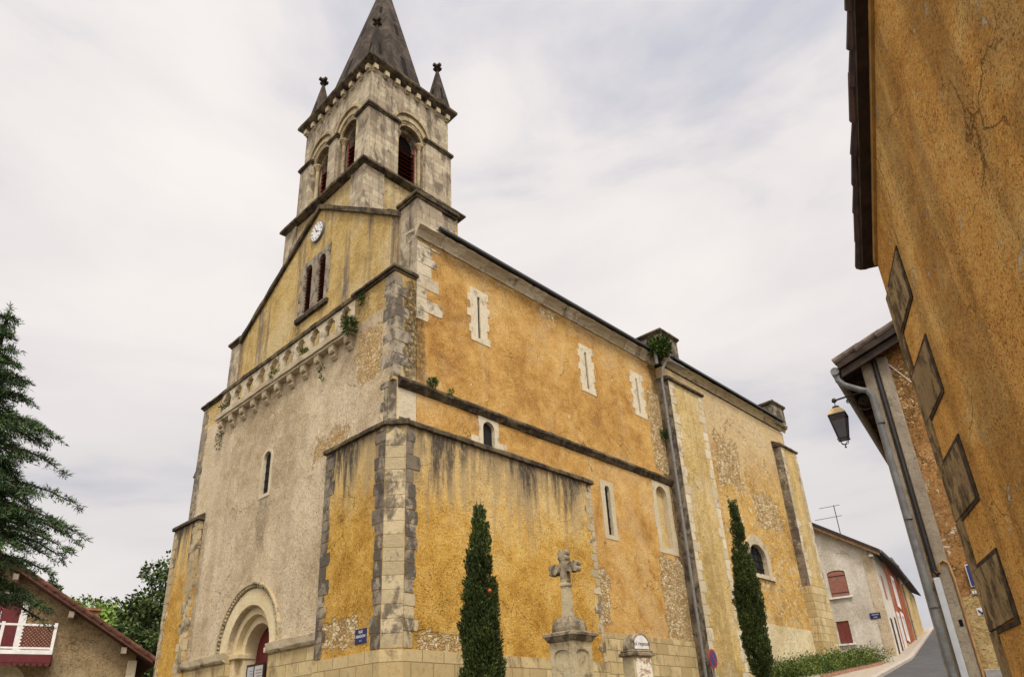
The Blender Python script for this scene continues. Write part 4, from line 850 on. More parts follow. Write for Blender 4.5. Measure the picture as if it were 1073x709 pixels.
# red house
M['redwall'] = plaster('render_red', rgb('a9603f'), rgb('9c5030'), rgb('7e3d26'), stain=.2)
rh = row_house('red_house', 'red-brown rendered terraced house with white framed windows up the street', 5.4, 15, 5.6, 11.6, 'redwall')
holes = [rect(8.4, 9.6, 8.9, 10.7), rect(8.7, 9.9, 6.75, 8.3), rect(6.0, 6.9, 5.6, 8.0)]
m = MB(); m.prism(rect(5.4, 15, 3.8, 11.45), holes, 0, -.35, SF); m.box(5.4, 15, 3.8, 11.4, -8, -8.3, SF); m.box(14.6, 15, 3.8, 11.4, -.36, -8, SF); m.build('wall', M['redwall'], rh)
m = MB(); m.box(5.38, 7.2, 3.8, 11.0, -.1, .012, SF) if False else m.box(5.42, 8.0, 3.8, 8.5, -.2, .012, SF)
m = MB(); m.box(8.0, 15.02, 3.8, 6.4, -.3, .015, SF); m.build('plinth', M['cream'], rh)
for h_ in holes:
    a, b, z0, z1 = h_[0][0], h_[1][0], h_[0][1], h_[2][1]
    m = MB(); m.prism(rect(a-.16, b+.16, z0-.16, z1+.16), [rect(a+.1, b-.1, z0+.1, z1-.1)], -.1, .05, SF); m.box((a+b)/2-.04, (a+b)/2+.04, z0, z1, -.06, -.02, SF); w_ = m.build('window' if z0 > 6 else 'door', M['white'], rh)
    k = MB(); k.box(a, b, z0, z1, -.12, -.15, SF); k.build('pane', M['winglass'], w_)
m = MB(); m.prism([(.5, 11.4), (.5, 11.52), (-4.2, 14.6), (-4.2, 14.45)], [], 5.45, 15.2, lambda p, q, w: SF(w, q, p)); m.build('roof', M['slate_roof'], rh)
m = MB(); m.tube([SF(5.45, 11.44, .56), SF(15.2, 11.44, .56)], .08, 8); m.tube([SF(14.8, 11.4, .5), SF(14.8, 11.1, .1), SF(14.8, 6, .1)], .05, 8); m.build('gutter', M['zinc_pipe'], rh)
ch2 = row_house('cream_house', 'cream rendered terraced house, last one visible up the street', 15, 25, 6.4, 12, 'cream')
holes = [rect(16.5, 17.6, 9.3, 11.0), rect(20.5, 21.6, 9.3, 11.0), rect(17.0, 18.0, 6.6, 8.8)]
m = MB(); m.prism(rect(15.05, 26, 4.5, 11.75), holes, 0, -.35, SF); m.box(15.05, 26, 4.5, 11.7, -8, -8.3, SF); m.box(25.6, 26, 4.5, 11.7, -.36, -8, SF); m.build('wall', M['cream'], ch2)
for h_ in holes:
    a, b, z0, z1 = h_[0][0], h_[1][0], h_[0][1], h_[2][1]
    m = MB(); m.box(a, b, z0, z1, -.08, -.12, SF); m.build('shutter', M['shutter'], ch2)
m = MB(); m.prism([(.5, 11.7), (.5, 11.84), (-4.2, 14.8), (-4.2, 14.65)], [], 15.2, 26.4, lambda p, q, w: SF(w, q, p)); m.build('roof', M['slate_roof'], ch2)

# ---------------------------------------------------------------- house on the left with the red balcony
M['lh'] = plaster('render_beige', rgb('a38f6e'), rgb('917d5d'), rgb('746044'), stain=.3, gran=.8)
M['redpaint'] = plain('red_paint', (.115, .013, .014), .55, .35, var=.2)
q2 = pol(69.7, 32); lf = thing('beige_house', 'beige gabled house with red tiled roof and white and red balcony', 'house', (q2[0], q2[1], 1.5))
BF = frP(q2, 165, 1); gzl = lambda u_: 4.72+.63*u_ if u_ < 7 else 4.72+.63*(14-u_)
m = MB(); m.prism([(.55, .5), (13.4, .5), (13.4, gzl(13.4)), (7, gzl(7)), (.55, gzl(.55))], [rect(4.55, 5.9, 5.05, 7.0)], 0, -.4, BF); m.box(.55, 1.0, .5, gzl(.55), -.4, -10, BF); m.box(13, 13.4, .5, gzl(13.4), -.4, -10, BF); m.build('wall', M['lh'], lf)
m = MB(); m.box(.5, .82, .5, 4.85, -.1, .06, BF); m.build('corner_post', M['stone_white'], lf)
m = MB(); m.prism([(0, gzl(0)-.02), (7, gzl(7)-.02), (14, gzl(14)-.02), (14, gzl(14)+.1), (7, gzl(7)+.1), (0, gzl(0)+.1)], [], .7, -10.5, BF); rf = m.build('roof', plain('roof_boards', (.1, .045, .03), .8, .2), lf)
m = MB()
for i in range(22):
    ua = -.1+.34*i; m.tube([BF(ua, gzl(ua)+.15, .66), BF(ua+.42, gzl(ua+.42)+.19, .66)], [.095, .075], 8)
for i in range(26): w = .5-.42*i; m.tube([BF(-.15, gzl(-.15)+.13, w), BF(7, gzl(7)+.13, w)], .1, 8)
m.build('roof_tiles', M['tile'], rf)
for u_ in (1.05, 3.0, 5.0, 7):
    m = MB(); m.box(u_-.09, u_+.09, gzl(u_)-.34, gzl(u_)-.12, -.05, .62, BF); m.build('purlin', plain('purlin_end', (.3, .24, .18), .8, .2), rf)
m = MB(); a, b = BF(2.4, 0, -3.6)[:2]; zc = gzl(2.4); m.box(a-.35, a+.35, b-.25, b+.25, zc-.5, zc+.95); m.box(a-.42, a+.42, b-.32, b+.32, zc+.95, zc+1.05); m.build('chimney', plain('chimney_brick', (.33, .17, .09), .85, .2, var=.3), rf)
m = MB(); m.prism(rect(4.4, 6.05, 5.0, 7.15), [rect(4.62, 5.83, 5.05, 6.95)], -.1, .05, BF); w_ = m.build('door', M['white'], lf)
for k in range(2):
    m = MB(); a = 4.64+.6*k; m.box(a, a+.58, 5.05, 6.94, -.05, -.1, BF); s_ = m.build('shutter', M['redpaint'], w_)
m = MB(); m.box(5.95, 7.0, 5.05, 6.95, .02, .07, BF); m.build('shutter', M['redpaint'], lf)
m = MB(); m.prism(arch(4.0, 5.6, 2.2, 3.9), [], -.3, .02, BF); m.build('lower_window', plain('lower_window_frame', rgb('cbbf9d'), .8, .2), lf)
bal = MB(); bal.box(3.35, 9, 4.9, 5.04, .02, 1.15, BF); bl = bal.build('balcony', M['white'], lf)
m = MB(); m.box(3.35, 9, 4.62, 4.88, 1.1, 1.16, BF); m.box(3.32, 3.38, 4.62, 4.88, .02, 1.1, BF)
for i in range(30): u_ = 3.45+.19*i; m.prism([(u_-.085, 4.64)]+[(u_+.085*math.cos(a), 4.6+.1*math.sin(a)) for a in (PI, 1.25*PI, 1.5*PI, 1.75*PI, 2*PI)]+[(u_+.085, 4.64)], [], 1.1, 1.15, BF)
m.build('valance', M['redpaint'], bl)
m = MB()
for u_ in (3.4, 5.0, 7.0): m.box(u_-.05, u_+.05, 5.04, 5.98, 1.02, 1.12, BF)
m.box(3.35, 9, 5.86, 5.93, 1.04, 1.11, BF); m.box(3.35, 9, 5.08, 5.14, 1.04, 1.11, BF); m.box(3.36, 3.43, 5.86, 5.93, .02, 1.04, BF); m.box(3.36, 3.43, 5.08, 5.14, .02, 1.04, BF); m.build('railing', M['white'], bl)
for (a0, a1) in ((3.45, 4.4), (5.05, 6.9)):
    m = MB()
    nn = int((a1-a0)/.115)
    for i in range(-6, nn+1):
        for sg_ in (1, -1):
            ua = a0+i*.115; ub = ua+.72; z0, z1 = (5.14, 5.86) if sg_ > 0 else (5.86, 5.14)
            def cl(ua, z0, ub, z1):
                pa, pb = max(ua, a0), min(ub, a1)
                if pb-pa < .03: return None
                k = (z1-z0)/(ub-ua); return (pa, z0+k*(pa-ua), pb, z0+k*(pb-ua))
            q = cl(ua, z0, ub, z1)
            if q: m.tube([BF(q[0], q[1], 1.07+sg_*.012), BF(q[2], q[3], 1.07+sg_*.012)], .024, 4)
    m.build('lattice', M['redpaint'], bl)

# ---------------------------------------------------------------- monument, gravestone, signs
mx_, my_ = pol(39.3, 15); zg = GZ(mx_, my_)
mo = thing('stone_cross', 'weathered stone cross on paneled square pedestal before the golden wall', 'monument', (mx_, my_, zg))
M['mon'] = stone('monument_stone', rgb('a99b7b'), rgb('c6b894'), rgb('5a4f3c'), .36, isl=False, lich=.4, sc=1.6); M['mon_dark'] = stone('monument_stone_dark', rgb('8d8069'), rgb('aa9c80'), rgb('352f28'), .62, isl=False, sc=1.6)
zc = 3.37
m = MB(); m.box(mx_-.5, mx_+.5, my_-.5, my_+.5, zg-.2, zg+.25); m.box(mx_-.4, mx_+.4, my_-.4, my_+.4, zg+.25, zg+.55); m.build('base_step', M['mon'], mo, bevel=.02)
m = MB(); hw = .295; pan = []
for fr in (lambda u_, v, w: (mx_-hw-w, my_+u_, v), lambda u_, v, w: (mx_+u_, my_-hw-w, v)):
    oa = [(-.19, zg+.7), (.19, zg+.7), (.19, zc-.3)]+arc(0, zc-.3, .19, 0, PI, 8, .09)[1:-1]+[(-.19, zc-.3)]
    m.prism(rect(-hw+.001, hw-.001, zg+.55, zc-.04), [oa], -.03, 0, fr)
m.box(mx_-hw+.03, mx_+hw, my_-hw+.03, my_+hw, zg+.55, zc-.04); m.build('pedestal', M['mon'], mo)
m = MB(); pr = [(0, zc-.06), (.03, zc-.05), (.07, zc+.03), (.1, zc+.05), (.1, zc+.1), (.02, zc+.13), (-.29, zc+.14), (-.38, zc-.06)]
m.extr(pr, [(mx_-hw, my_+hw, -1, 1), (mx_-hw, my_-hw, -1, -1), (mx_+hw, my_-hw, 1, -1), (mx_+hw, my_+hw, 1, 1), (mx_-hw, my_+hw, -1, 1)]); m.build('cap_moulding', M['mon_dark'], mo)
m = MB(); m.lathe((mx_, my_, zc+.12), [(.36, 0), (.36, .1), (.33, .2), (.27, .27), (.18, .32), (.12, .34)], 4, PI/4); m.build('dome', M['mon_dark'], mo, bevel=.015)
m = MB(); m.lathe((mx_, my_, zc+.44), [(.135, 0), (.125, .08), (.105, .58), (.105, .6), (.14, .62), (.14, .66), (.1, .68), (.1, .76)], 4, PI/4); m.build('shaft', M['mon'], mo)
m = MB(); zz = zc+1.14; t_ = .07
m.box(mx_-t_, mx_+t_, my_-.085, my_+.085, zz, zz+.54); m.box(mx_-t_+.002, mx_+t_-.002, my_-.24, my_+.24, zz+.2, zz+.36)
for (cy_, cz_) in ((-.27, .28), (.27, .28), (0, .55)):
    for (dy, dz) in ((0, 0), (.055, .055), (-.055, .055), (.055, -.055), (-.055, -.055)):
        m.prism([(my_+cy_+dy+.062*math.cos(2*PI*i/12), zz+cz_+dz+.062*math.sin(2*PI*i/12)) for i in range(12)], [], -t_-.01+abs(dy)*.05, t_+.012-abs(dz)*.05+dy*.02, lambda p, q, w: (mx_+w, p, q))
m.build('cross', M['mon_dark'], mo, bevel=.015)

gx_, gy_ = pol(34.0, 17); zg = GZ(gx_, gy_)
gr = thing('gravestone', 'old upright gravestone with arched lettered top and flaking white front', 'gravestone', (gx_, gy_, zg))
zt = 3.23; GF = frP((gx_, gy_), -12, -1); h2 = .28
m = MB(); m.box(-h2, h2, zg-.2, zt-.06, 0, -.36, GF); m.box(-h2-.12, h2+.12, zg-.2, zt-.62, .1, -.46, GF); m.build('body', M['mon'], gr, bevel=.015)
m = MB(); m.box(-h2-.06, h2+.06, zt-.06, zt+.02, .06, -.42, GF); m.box(-h2-.03, h2+.03, zt+.02, zt+.07, .03, -.39, GF); m.build('cornice', M['mon_dark'], gr, bevel=.02)
m = MB(); m.prism([(-h2+.02, zt+.07), (h2-.02, zt+.07), (h2-.02, zt+.16)]+arc(0, zt+.16, h2-.02, 0, PI, 14, .27)[1:-1]+[(-h2+.02, zt+.16)], [], .0, -.34, GF); hd_ = m.build('arched_head', M['mon_dark'], gr, bevel=.02)
m = MB(); m.prism([(-h2+.07, zt+.09), (h2-.07, zt+.09), (h2-.07, zt+.16)]+arc(0, zt+.16, h2-.07, 0, PI, 14, .22)[1:-1]+[(-h2+.07, zt+.16)], [], .0, .012, GF); pl_ = m.build('tablet', M['white'], gr)
text('Ici repose', .125, M['wood_dark'], gr, GF, (0, zt+.2), .014, 'lettering')
n = N('flaking_white'); c = n.mix(n.mr(n.noise(6, 7, .75, dist=.6), .5, .56), rgb('e4dccb'), rgb('a58f70')); c = n.mix(n.mr(n.noise(17, 6, .75), .6, .64), c, rgb('6a5038')); M['flaky'] = n.out(c, .9, n.bump(n.noise(8, 6, .7), .6, .03), .15)
m = MB(); m.box(-h2+.05, h2-.05, zg+.3, zt-.1, .0, .014, GF); m.build('inscription_panel', M['flaky'], gr)

sx2, sy2 = pol(28.95, 22); zs = 1.6+22*math.tan(R(4.8)); zg = GZ(sx2, sy2)
rs = thing('no_parking_sign', 'round blue and red no-parking sign on thin gray post before the drainpipe', 'road sign', (sx2, sy2, zg))
m = MB(); m.tube([(sx2, sy2+.04, zg-.1), (sx2, sy2+.04, zs+.2)], .03, 10); m.build('post', M['zinc'], rs)
SR = frP((sx2, sy2), 5, -1)
dsk = lambda rr_, n=28: [(rr_*math.cos(2*PI*i/n), zs+rr_*math.sin(2*PI*i/n)) for i in range(n)]
M['sign_red'] = plain('sign_red', (.35, .015, .015), .4, .4, var=.05); M['sign_blue'] = plain('sign_blue', (.015, .03, .16), .4, .4, var=.05)
m = MB(); m.prism(dsk(.26), [], -.02, 0, SR); dk_ = m.build('disc', M['sign_red'], rs); m = MB(); m.prism(dsk(.2), [], 0, .004, SR); m.build('blue_field', M['sign_blue'], dk_)
m = MB(); c45 = .707; m.prism([(-.15-.015, zs+.15-.015), (-.15+.015, zs+.15+.015), (.165, zs-.135), (.135, zs-.165)], [], .004, .008, SR); m.build('bar', M['sign_red'], dk_)

sg = thing('street_sign', 'navy blue enamel street sign on the corner of the church', 'sign', (XB-.02, 1.25, 4.3))
m = MB(); yb0, yb1, zb0, zb1 = .62, 1.12, 3.95, 4.32; fs = frX(XB)
m.box(yb0, yb1, zb0, zb1, .0, .02, fs); m.build('panel', M['navy'], sg, bevel=.004)
SGN[0] = -1
text('RUE', .1, M['white'], sg, fs, (.87, 4.24), .021); text('ABADON', .1, M['white'], sg, fs, (.87, 4.13), .021); text('RUE', .06, plain('pale_letters_small', (.4, .42, .5), .5, .3), sg, fs, (.87, 4.02), .021)
SGN[0] = 1
nb = thing('notice_board', 'dark framed notice board holding two paper sheets in the church doorway', 'notice board', (.02, 7.6, 1.9))
m = MB(); fn = frX(.02); m.box(7.02, 8.2, 3.0, 4.1, -.03, 0, fn); m.box(7.1, 7.16, 1.8, 3.0, -.03, 0, fn); m.box(8.06, 8.12, 1.8, 3.0, -.03, 0, fn); m.build('frame', M['wood_dark'], nb)
for a, b, c in ((7.72, 8.12, (.42, .43, .45)), (7.12, 7.64, (.5, .46, .42))):
    m = MB(); m.box(a, b, 3.08, 4.03, 0, .004, fn); p_ = m.build('paper', plain('paper', c, .8, .2, var=.06), nb)
    k = MB(); rr = random.Random(int(a*100))
    for i in range(9): k.box(a+.05, b-.05-rr.uniform(0, .15), 3.16+i*.09, 3.19+i*.09, .004, .006, fn)
    k.build('print', plain('print_grey', (.22, .2, .2), .8, .2), p_)
# ---------------------------------------------------------------- vegetation
import numpy as np
def fast(name, mat, parent, verts, faces, loc=(0, 0, 0)):
    me = bpy.data.meshes.new(name); v = np.asarray(verts, dtype=np.float32).reshape(-1, 3); fcs = np.asarray(faces, dtype=np.int32)
    k = fcs.shape[1]; org = np.array(ORIG.get(parent.name, (0, 0, 0)) if parent else loc, dtype=np.float32)
    me.vertices.add(len(v)); me.vertices.foreach_set('co', (v-org).ravel()); me.loops.add(fcs.size); me.loops.foreach_set('vertex_index', fcs.ravel())
    me.polygons.add(len(fcs)); me.polygons.foreach_set('loop_start', np.arange(0, fcs.size, k, dtype=np.int32)); me.polygons.foreach_set('loop_total', np.full(len(fcs), k, dtype=np.int32))
    me.update(); me.materials.append(mat); o = bpy.data.objects.new(name, me); COL.objects.link(o)
    if parent: o.parent = parent
    else: o.location = org.tolist()
    ORIG[o.name] = Vector(org.tolist()); return o
def sprays(pos, dirs, ln, wd, rs, jit=.35):
    """kite-shaped leaf sprays at pos pointing along dirs"""
    n = len(pos); d = dirs+rs.normal(0, jit, (n, 3)); d /= np.linalg.norm(d, axis=1)[:, None]
    a = rs.normal(0, 1, (n, 3)); s_ = np.cross(d, a); s_ /= np.linalg.norm(s_, axis=1)[:, None]+1e-9
    L = (ln*rs.uniform(.6, 1.35, n))[:, None]; Wd = (wd*rs.uniform(.7, 1.3, n))[:, None]
    v = np.stack([pos, pos+d*L*.45+s_*Wd, pos+d*L, pos+d*L*.45-s_*Wd], 1).reshape(-1, 3)
    return v, np.arange(4*n).reshape(-1, 4)
G = lambda *h: [rgb(x) for x in h]
M['bark'] = plain('bark', (.06, .045, .035), .95, .1, var=.4, sc=8)
M['cyp'] = leafmat('cypress_foliage', G('1f2a15', '31401c', '475528', '5d6b33', '5f6636'))
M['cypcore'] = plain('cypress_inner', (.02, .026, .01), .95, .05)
def cypress(x, y, h, w, seed, label, n=42000):
    zg = GZ(x, y); rs = np.random.RandomState(seed); t = thing('cypress_tree', label, 'tree', (x, y, zg))
    m = MB(); m.tube([(x, y, zg-.2), (x, y, zg+h*.5), (x, y, zg+h*.9)], [.1, .06, .015], 8); m.build('trunk', M['bark'], t)
    ph = rs.uniform(0, 6, 8); w = w*.74
    def rad(tt, a): # radius along height with uneven outline
        b = w*.5*np.minimum(1, (tt/.12)**.5)*np.where(tt < .45, 1-.06*tt, (1-.06*.45)*np.maximum(0, 1-((tt-.45)/.56)**.85))
        return b*(1+.08*np.sin(a*2+tt*9+ph[0])+.08*np.sin(a*3-tt*23+ph[1])+.09*np.sin(a*7+tt*61+ph[2])+.07*np.sin(a*11-tt*97+ph[4]))
    k = 620; tt = rs.uniform(.02, 1, k*3); a = rs.uniform(0, 2*np.pi, k*3); keep = rs.uniform(0, 1, k*3) < .1+.9*rad(tt, a)/(w*.55); tt, a = tt[keep][:k], a[keep][:k]; k = len(tt)
    rr_ = rad(tt, a)*rs.uniform(.7, 1.06, k); ctr = np.stack([x+rr_*np.cos(a)+.06*np.sin(tt*5+ph[3])*tt, y+rr_*np.sin(a), zg+.05+tt*(h-.3)], 1)   # upright tufts
    ix = rs.randint(0, k, n); up_ = rs.uniform(0, 1, n)**.8; rt_ = (.035+.055*np.sin(np.pi*np.minimum(1, up_+.12)))*rs.uniform(.4, 1, n); th = rs.uniform(0, 6.28, n); ht = rs.uniform(.22, .42, k)
    ax_ = np.stack([np.cos(a)*.3, np.sin(a)*.3, np.ones(k)], 1); o_ = np.stack([np.cos(th), np.sin(th), np.zeros(n)], 1)
    px = ctr[ix]+ax_[ix]*(up_*ht[ix])[:, None]+o_*rt_[:, None]; v, fc = sprays(px, ax_[ix]+o_*.5, .075, .017, rs, .3)
    # tip and a few stray shoots
    k = 130; a2 = rs.uniform(0, 6.28, k); t2 = rs.uniform(.3, 1, k); r2 = rad(t2, a2)*1.02+.01
    v2, f2 = sprays(np.stack([x+r2*np.cos(a2), y+r2*np.sin(a2), zg+.15+t2*(h-.2)], 1), np.stack([np.cos(a2)*.4, np.sin(a2)*.4, np.ones(k)], 1), .2, .016, rs, .2)
    fast('crown', M['cyp'], t, np.concatenate([v, v2]), np.concatenate([fc, f2+len(v)]))
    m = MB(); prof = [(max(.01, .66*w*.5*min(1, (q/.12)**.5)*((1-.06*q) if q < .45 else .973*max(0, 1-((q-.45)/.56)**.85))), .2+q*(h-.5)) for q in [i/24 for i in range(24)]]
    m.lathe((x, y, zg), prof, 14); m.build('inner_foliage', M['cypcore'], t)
    return t
c1 = pol(46.1, 17); c2 = pol(25.75, 27)
cypress(c1[0], c1[1], 6.96-GZ(*c1), 0.98, 3, 'columnar dark cypress before the golden wall, left of the stone cross')
cypress(c2[0], c2[1], 1.6+27*.2849-GZ(*c2), .92, 8, 'columnar dark cypress by the choir wall, right of the drainpipe')
m = MB(); bq = pol(45.35, 16.4); m.lathe((bq[0], bq[1], 4.62), [(.01, 0), (.035, .02), (.045, .05), (.03, .085), (.005, .1)], 8); tag(m.build('red_ball', plain('orange_red', (.5, .08, .02), .5, .3), loc=(bq[0], bq[1], 4.62)), 'small orange-red spot in the cypress left of the cross', 'ornament')
# cedar at the left edge
M['cedar'] = leafmat('cedar_needles', G('1c2b1c', '2f4528', '496339', '71894e'))
def cedar(x, y, h, seed, label, z0):
    zg = GZ(x, y); rs = np.random.RandomState(seed); t = thing('cedar_tree', label, 'tree', (x, y, zg)); m = MB(); m.tube([(x, y, zg-.3), (x+.05, y, zg+h*.5), (x, y+.05, zg+h*.985)], [.34, .2, .02], 10)
    P0 = []; D0 = []
    z = z0-zg
    while z < h*.985:
        tt = z/h; nb = 7 if tt < .9 else 4
        L0 = max(.25, 3.75*(1-tt)**.8*(.62+.38*min(1, (1-tt)*3)))
        L0 *= min(1, .62+.38*max(0, (z-(z0-zg))/(.2*h)))
        if tt < .72: nb = 9
        for b in range(nb):
            az = rs.uniform(0, 2*np.pi); L = L0*rs.uniform(.55, 1.25); ri = rs.uniform(.1, .3)
            ss = np.linspace(0, 1, 12); px = np.stack([x+np.cos(az)*L*ss, y+np.sin(az)*L*ss, zg+z+L*(ri*ss-.36*ss**2.4)], 1)
            m.tube([tuple(p) for p in px[::2]], [.055*(1-tt*.7)*(1-s*.85)+.006 for s in ss[::2]], 5, caps=False)
            side = np.array([-np.sin(az), np.cos(az), 0]); fw = np.array([np.cos(az), np.sin(az), 0])
            ns = int(9+15*L)
            for i in range(ns):
                q = rs.uniform(.12, 1); base = np.array([np.interp(q, ss, px[:, k]) for k in range(3)]); sg_ = rs.choice([-1, 1]); sl2 = L*.34*(1.05-q)*rs.uniform(.4, 1)+.12
                dd_ = fw*rs.uniform(.5, 1)+side*sg_*rs.uniform(.5, 1)+np.array([0, 0, rs.uniform(-.28, .05)]); dd_ /= np.linalg.norm(dd_)
                k = int(5+sl2*20); w_ = np.linspace(0, 1, k); pp = base+dd_*(w_[:, None]*sl2)+np.array([0, 0, -1])*(w_[:, None]**2*sl2*.3)+rs.normal(0, .012, (k, 3))
                P0.append(pp); D0.append(np.tile(dd_*.7, (k, 1))+rs.normal(0, .45, (k, 3))+np.array([0, 0, -.12]))
        z += h*(.024 if tt < .72 else .03)*rs.uniform(.7, 1.35)
    k = 60; w_ = rs.uniform(0, 1, k); P0.append(np.stack([np.full(k, x), np.full(k, y), zg+h*(.93+.07*w_)], 1)); D0.append(rs.normal(0, .6, (k, 3))+np.array([0, 0, .6]))
    P_ = np.concatenate(P0); D_ = np.concatenate(D0); P_ = np.repeat(P_, 2, 0)+rs.normal(0, .015, (len(P_)*2, 3)); D_ = np.repeat(D_, 2, 0)
    v, fc = sprays(P_, D_, .115, .0095, rs, .45); fast('crown', M['cedar'], t, v, fc); m.build('trunk', M['bark'], t); return len(fc)
cc = pol(83.1, 18); cedar(cc[0], cc[1], 1.6+18*.54-GZ(*cc), 21, 'tall dark cedar with drooping tiered branches in front of the beige house', 4.3)
# broadleaf trees beyond
M['leaf_dark'] = leafmat('leaves_dark', G('232f18', '35451f', '4c5f2c', '677a3b')); M['leaf_mid'] = leafmat('leaves_mid', G('40581f', '5b762c', '7d973f', 'a3b85c'))
def tree(x, y, ztop, rx, rz_, mat, seed, label, n=9000, leaf=.3, clumps=60, name='broadleaf_tree'):
    zg = GZ(x, y); rs = np.random.RandomState(seed); t = thing(name, label, 'tree', (x, y, zg)); m = MB(); cz_ = ztop-rz_
    m.tube([(x, y, zg-.3), (x+.2, y, (zg+cz_)/2), (x, y, cz_)], [rx*.09, rx*.07, rx*.03], 8)
    u_ = rs.normal(0, 1, (clumps, 3)); u_ /= np.linalg.norm(u_, axis=1)[:, None]; rr_ = rs.uniform(.35, .86, clumps)**.7; C_ = u_*rr_[:, None]*np.array([rx, rx, rz_])+np.array([x, y, cz_])
    for c_ in C_[::5]: m.tube([(x, y, cz_-rz_*.5), tuple((np.array([x, y, cz_-rz_*.2])+c_)/2+np.array([0, 0, .2])), tuple(c_)], [rx*.03, rx*.02, .02], 5, caps=False)
    cs = rs.uniform(.2, .38, clumps)*min(rx, rz_); ix = rs.randint(0, clumps, n); o_ = rs.normal(0, 1, (n, 3)); o_ /= np.linalg.norm(o_, axis=1)[:, None]
    pp = C_[ix]+o_*(cs[ix]*rs.uniform(.55, 1.08, n))[:, None]*np.array([1, 1, .8]); v, fc = sprays(pp, o_+np.array([0, 0, -.2]), leaf, leaf*.32, rs, .6)
    fast('crown', mat, t, v, fc); m.build('trunk', M['bark'], t)
a = pol(68.9, 54); tree(a[0], a[1], 1.6+54*.24, 3.3, 5.5, M['leaf_dark'], 1, 'dark green tall tree right beside the church facade edge', 14000, .26, 90)
a = pol(70.3, 49); tree(a[0], a[1], 9.2, 2.2, 3.6, M['leaf_dark'], 9, 'lower dark tree between the beige house roof and the tall tree', 8000, .24, 60)
a = pol(72.8, 62); tree(a[0], a[1], 1.6+62*.172, 4.2, 4.0, M['leaf_mid'], 2, 'broad light green tree rising behind the chimney of the beige house', 13000, .3, 90)
a = pol(75.6, 60); tree(a[0], a[1], 1.6+60*.17, 2.2, 3.2, M['leaf_mid'], 4, 'light green tree just behind the beige house roof slope', 7000, .28, 50)
a = pol(76.3, 70); tree(a[0], a[1], 1.6+70*.195, 1.2, 2.6, M['leaf_dark'], 5, 'thin dark treetop poking up left of the light green tree', 2200, .26, 26)
a = pol(73.2, 88); tree(a[0], a[1], 1.6+88*.183, 1.7, 3.4, M['leaf_dark'], 6, 'small distant dark treetop above the middle of the light green tree', 2600, .3, 24)
a = pol(70.9, 90); tree(a[0], a[1], 1.6+90*.178, 2.2, 3.4, M['leaf_dark'], 7, 'small distant dark treetop above the light green tree near the church', 2600, .3, 24)
# planting along the choir wall
M['bedleaf'] = leafmat('bed_foliage', G('2a3f18', '425a22', '5f732f', '8a8840')); rs = np.random.RandomState(17)
PP = []; DD = []
for i in range(420):
    t_ = rs.uniform(0, 1); x = 17.2+t_*10.2; y = -1.15-rs.uniform(0, 1)**1.2*(2.0-.2*t_)-(x-17)*-.02
    hh = rs.uniform(.35, .8)*(1.15 if t_ > .75 else .9); k = 55; o_ = rs.normal(0, 1, (k, 3))*np.array([.18, .18, .16]); PP.append(np.array([x, y, GZ(x, y)+hh*.7])+o_+np.array([0, 0, 1])*rs.uniform(-.6, .2, (k, 1))*hh); DD.append(rs.normal(0, .5, (k, 3))+np.array([0, 0, .6]))
v, fc = sprays(np.concatenate(PP), np.concatenate(DD), .13, .018, rs, .5); o = fast('flower_bed', M['bedleaf'], None, v, fc, (22, -2, 3)); o['kind'] = 'stuff'
BE = [(15.5, -4.1), (20, -3.55), (24, -3.2), (26.4, -2.75), (27.3, -2.2), (27.3, -1.3)]
m = MB()
for (xa, ya), (xb, yb) in zip(BE, BE[1:]):
    L_ = math.hypot(xb-xa, yb-ya); nn = max(1, int(L_/.24))
    for i in range(nn):
        a_ = (xa+(xb-xa)*(i+.04)/nn, ya+(yb-ya)*(i+.04)/nn); b_ = (xa+(xb-xa)*(i+.96)/nn, ya+(yb-ya)*(i+.96)/nn); dx, dy = (b_[0]-a_[0]), (b_[1]-a_[1]); l2 = math.hypot(dx, dy); nx, ny = -dy/l2*.06, dx/l2*.06
        z0 = GZ(*a_)+.09; q = [(a_[0]-nx, a_[1]-ny), (b_[0]-nx, b_[1]-ny), (b_[0]+nx, b_[1]+ny), (a_[0]+nx, a_[1]+ny)]; m.prism(q, [], z0, z0+.14, lambda a, b, c: (a, b, c))
m.build('bed_edging', plain('brick_edging', (.36, .19, .12), .85, .2, var=.35), kind='structure')
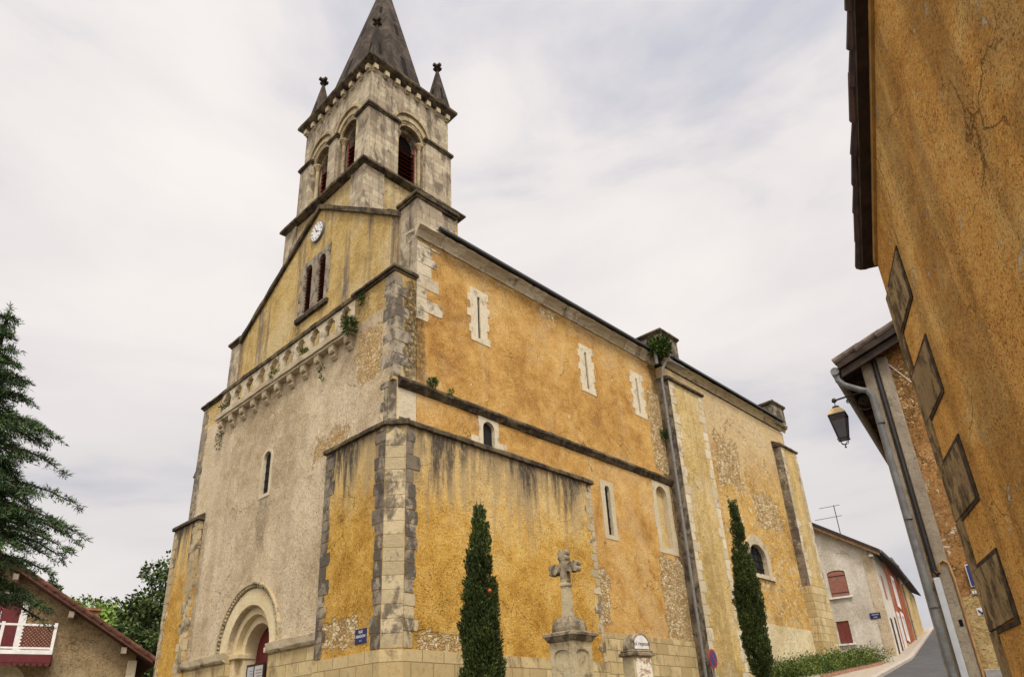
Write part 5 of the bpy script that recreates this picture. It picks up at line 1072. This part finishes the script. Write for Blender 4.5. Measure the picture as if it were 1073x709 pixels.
# weeds and shrubs rooted in the masonry
def weed(x, y, z, r_, n, seed, label, mat='bedleaf', up=.6, leaf=.1, name='wall_weed', drop=0):
    rs = np.random.RandomState(seed); o_ = rs.normal(0, 1, (n, 3)); o_ /= np.linalg.norm(o_, axis=1)[:, None]; pp = np.array([x, y, z])+o_*(r_*rs.uniform(.1, 1, n)**.6)[:, None]*np.array([1, 1, .9])
    if drop: pp[:, 2] -= rs.uniform(0, drop, n)
    v, fc = sprays(pp, o_+np.array([0, 0, up]), leaf, leaf*.2, rs, .5); tag(fast(name, M[mat], None, v, fc, (x, y, z)), label, 'plant', 'plants growing out of the church masonry')
M['weedleaf'] = leafmat('weed_leaves', G('20300f', '31481a', '486022', '6f7a36'))
weed(14.05, -.5, 17.55, .55, 1100, 1, 'bushy green shrub growing in the gutter beside the kneeler block', 'weedleaf', .5, .2, 'wall_shrub')
weed(13.75, -.42, 17.35, .4, 500, 12, 'low dark shrub sprouting against the cornice end', 'weedleaf', .5, .16, 'wall_shrub')
weed(-.75, 2.0, 14.05, .25, 420, 2, 'dark green weed tuft at the right end of the stone gallery', 'weedleaf', .2, .12, drop=.3)
weed(-.62, 5.0, 14.2, .16, 160, 3, 'bright green weed standing between two openings of the balustrade', 'bedleaf', .6, .11)
weed(-.7, 6.9, 14.08, .2, 180, 4, 'thin olive weed trailing along the middle of the gallery slab', 'bedleaf', .2, .1)
weed(-.62, 11.0, 14.2, .2, 160, 5, 'green weed in the last opening at the left end of the balustrade', 'weedleaf', .5, .12)
weed(-.6, 11.3, 13.25, .09, 90, 6, 'dark moss hanging under the left end of the gallery', 'weedleaf', -.4, .1, drop=.7)
weed(-.62, 3.75, 13.2, .07, 60, 10, 'dark moss hanging below a corbel near the corner', 'weedleaf', -.4, .1, drop=.6)
weed(.95, -.12, 11.55, .16, 200, 7, 'small green weed on the string course near the corner', 'bedleaf', .6, .1)
weed(1.7, -.12, 11.48, .08, 80, 8, 'tiny weed on the string course, right of a larger one', 'bedleaf', .6, .08)
weed(14.05, -.12, 13.6, .16, 160, 9, 'weed tuft in the corner joint behind the drainpipe', 'weedleaf', .2, .12, drop=.4)
weed(-.5, 1.75, 15.0, .1, 100, 13, 'small hanging weed under the cap of the corner pier', 'weedleaf', -.2, .1, drop=.25)
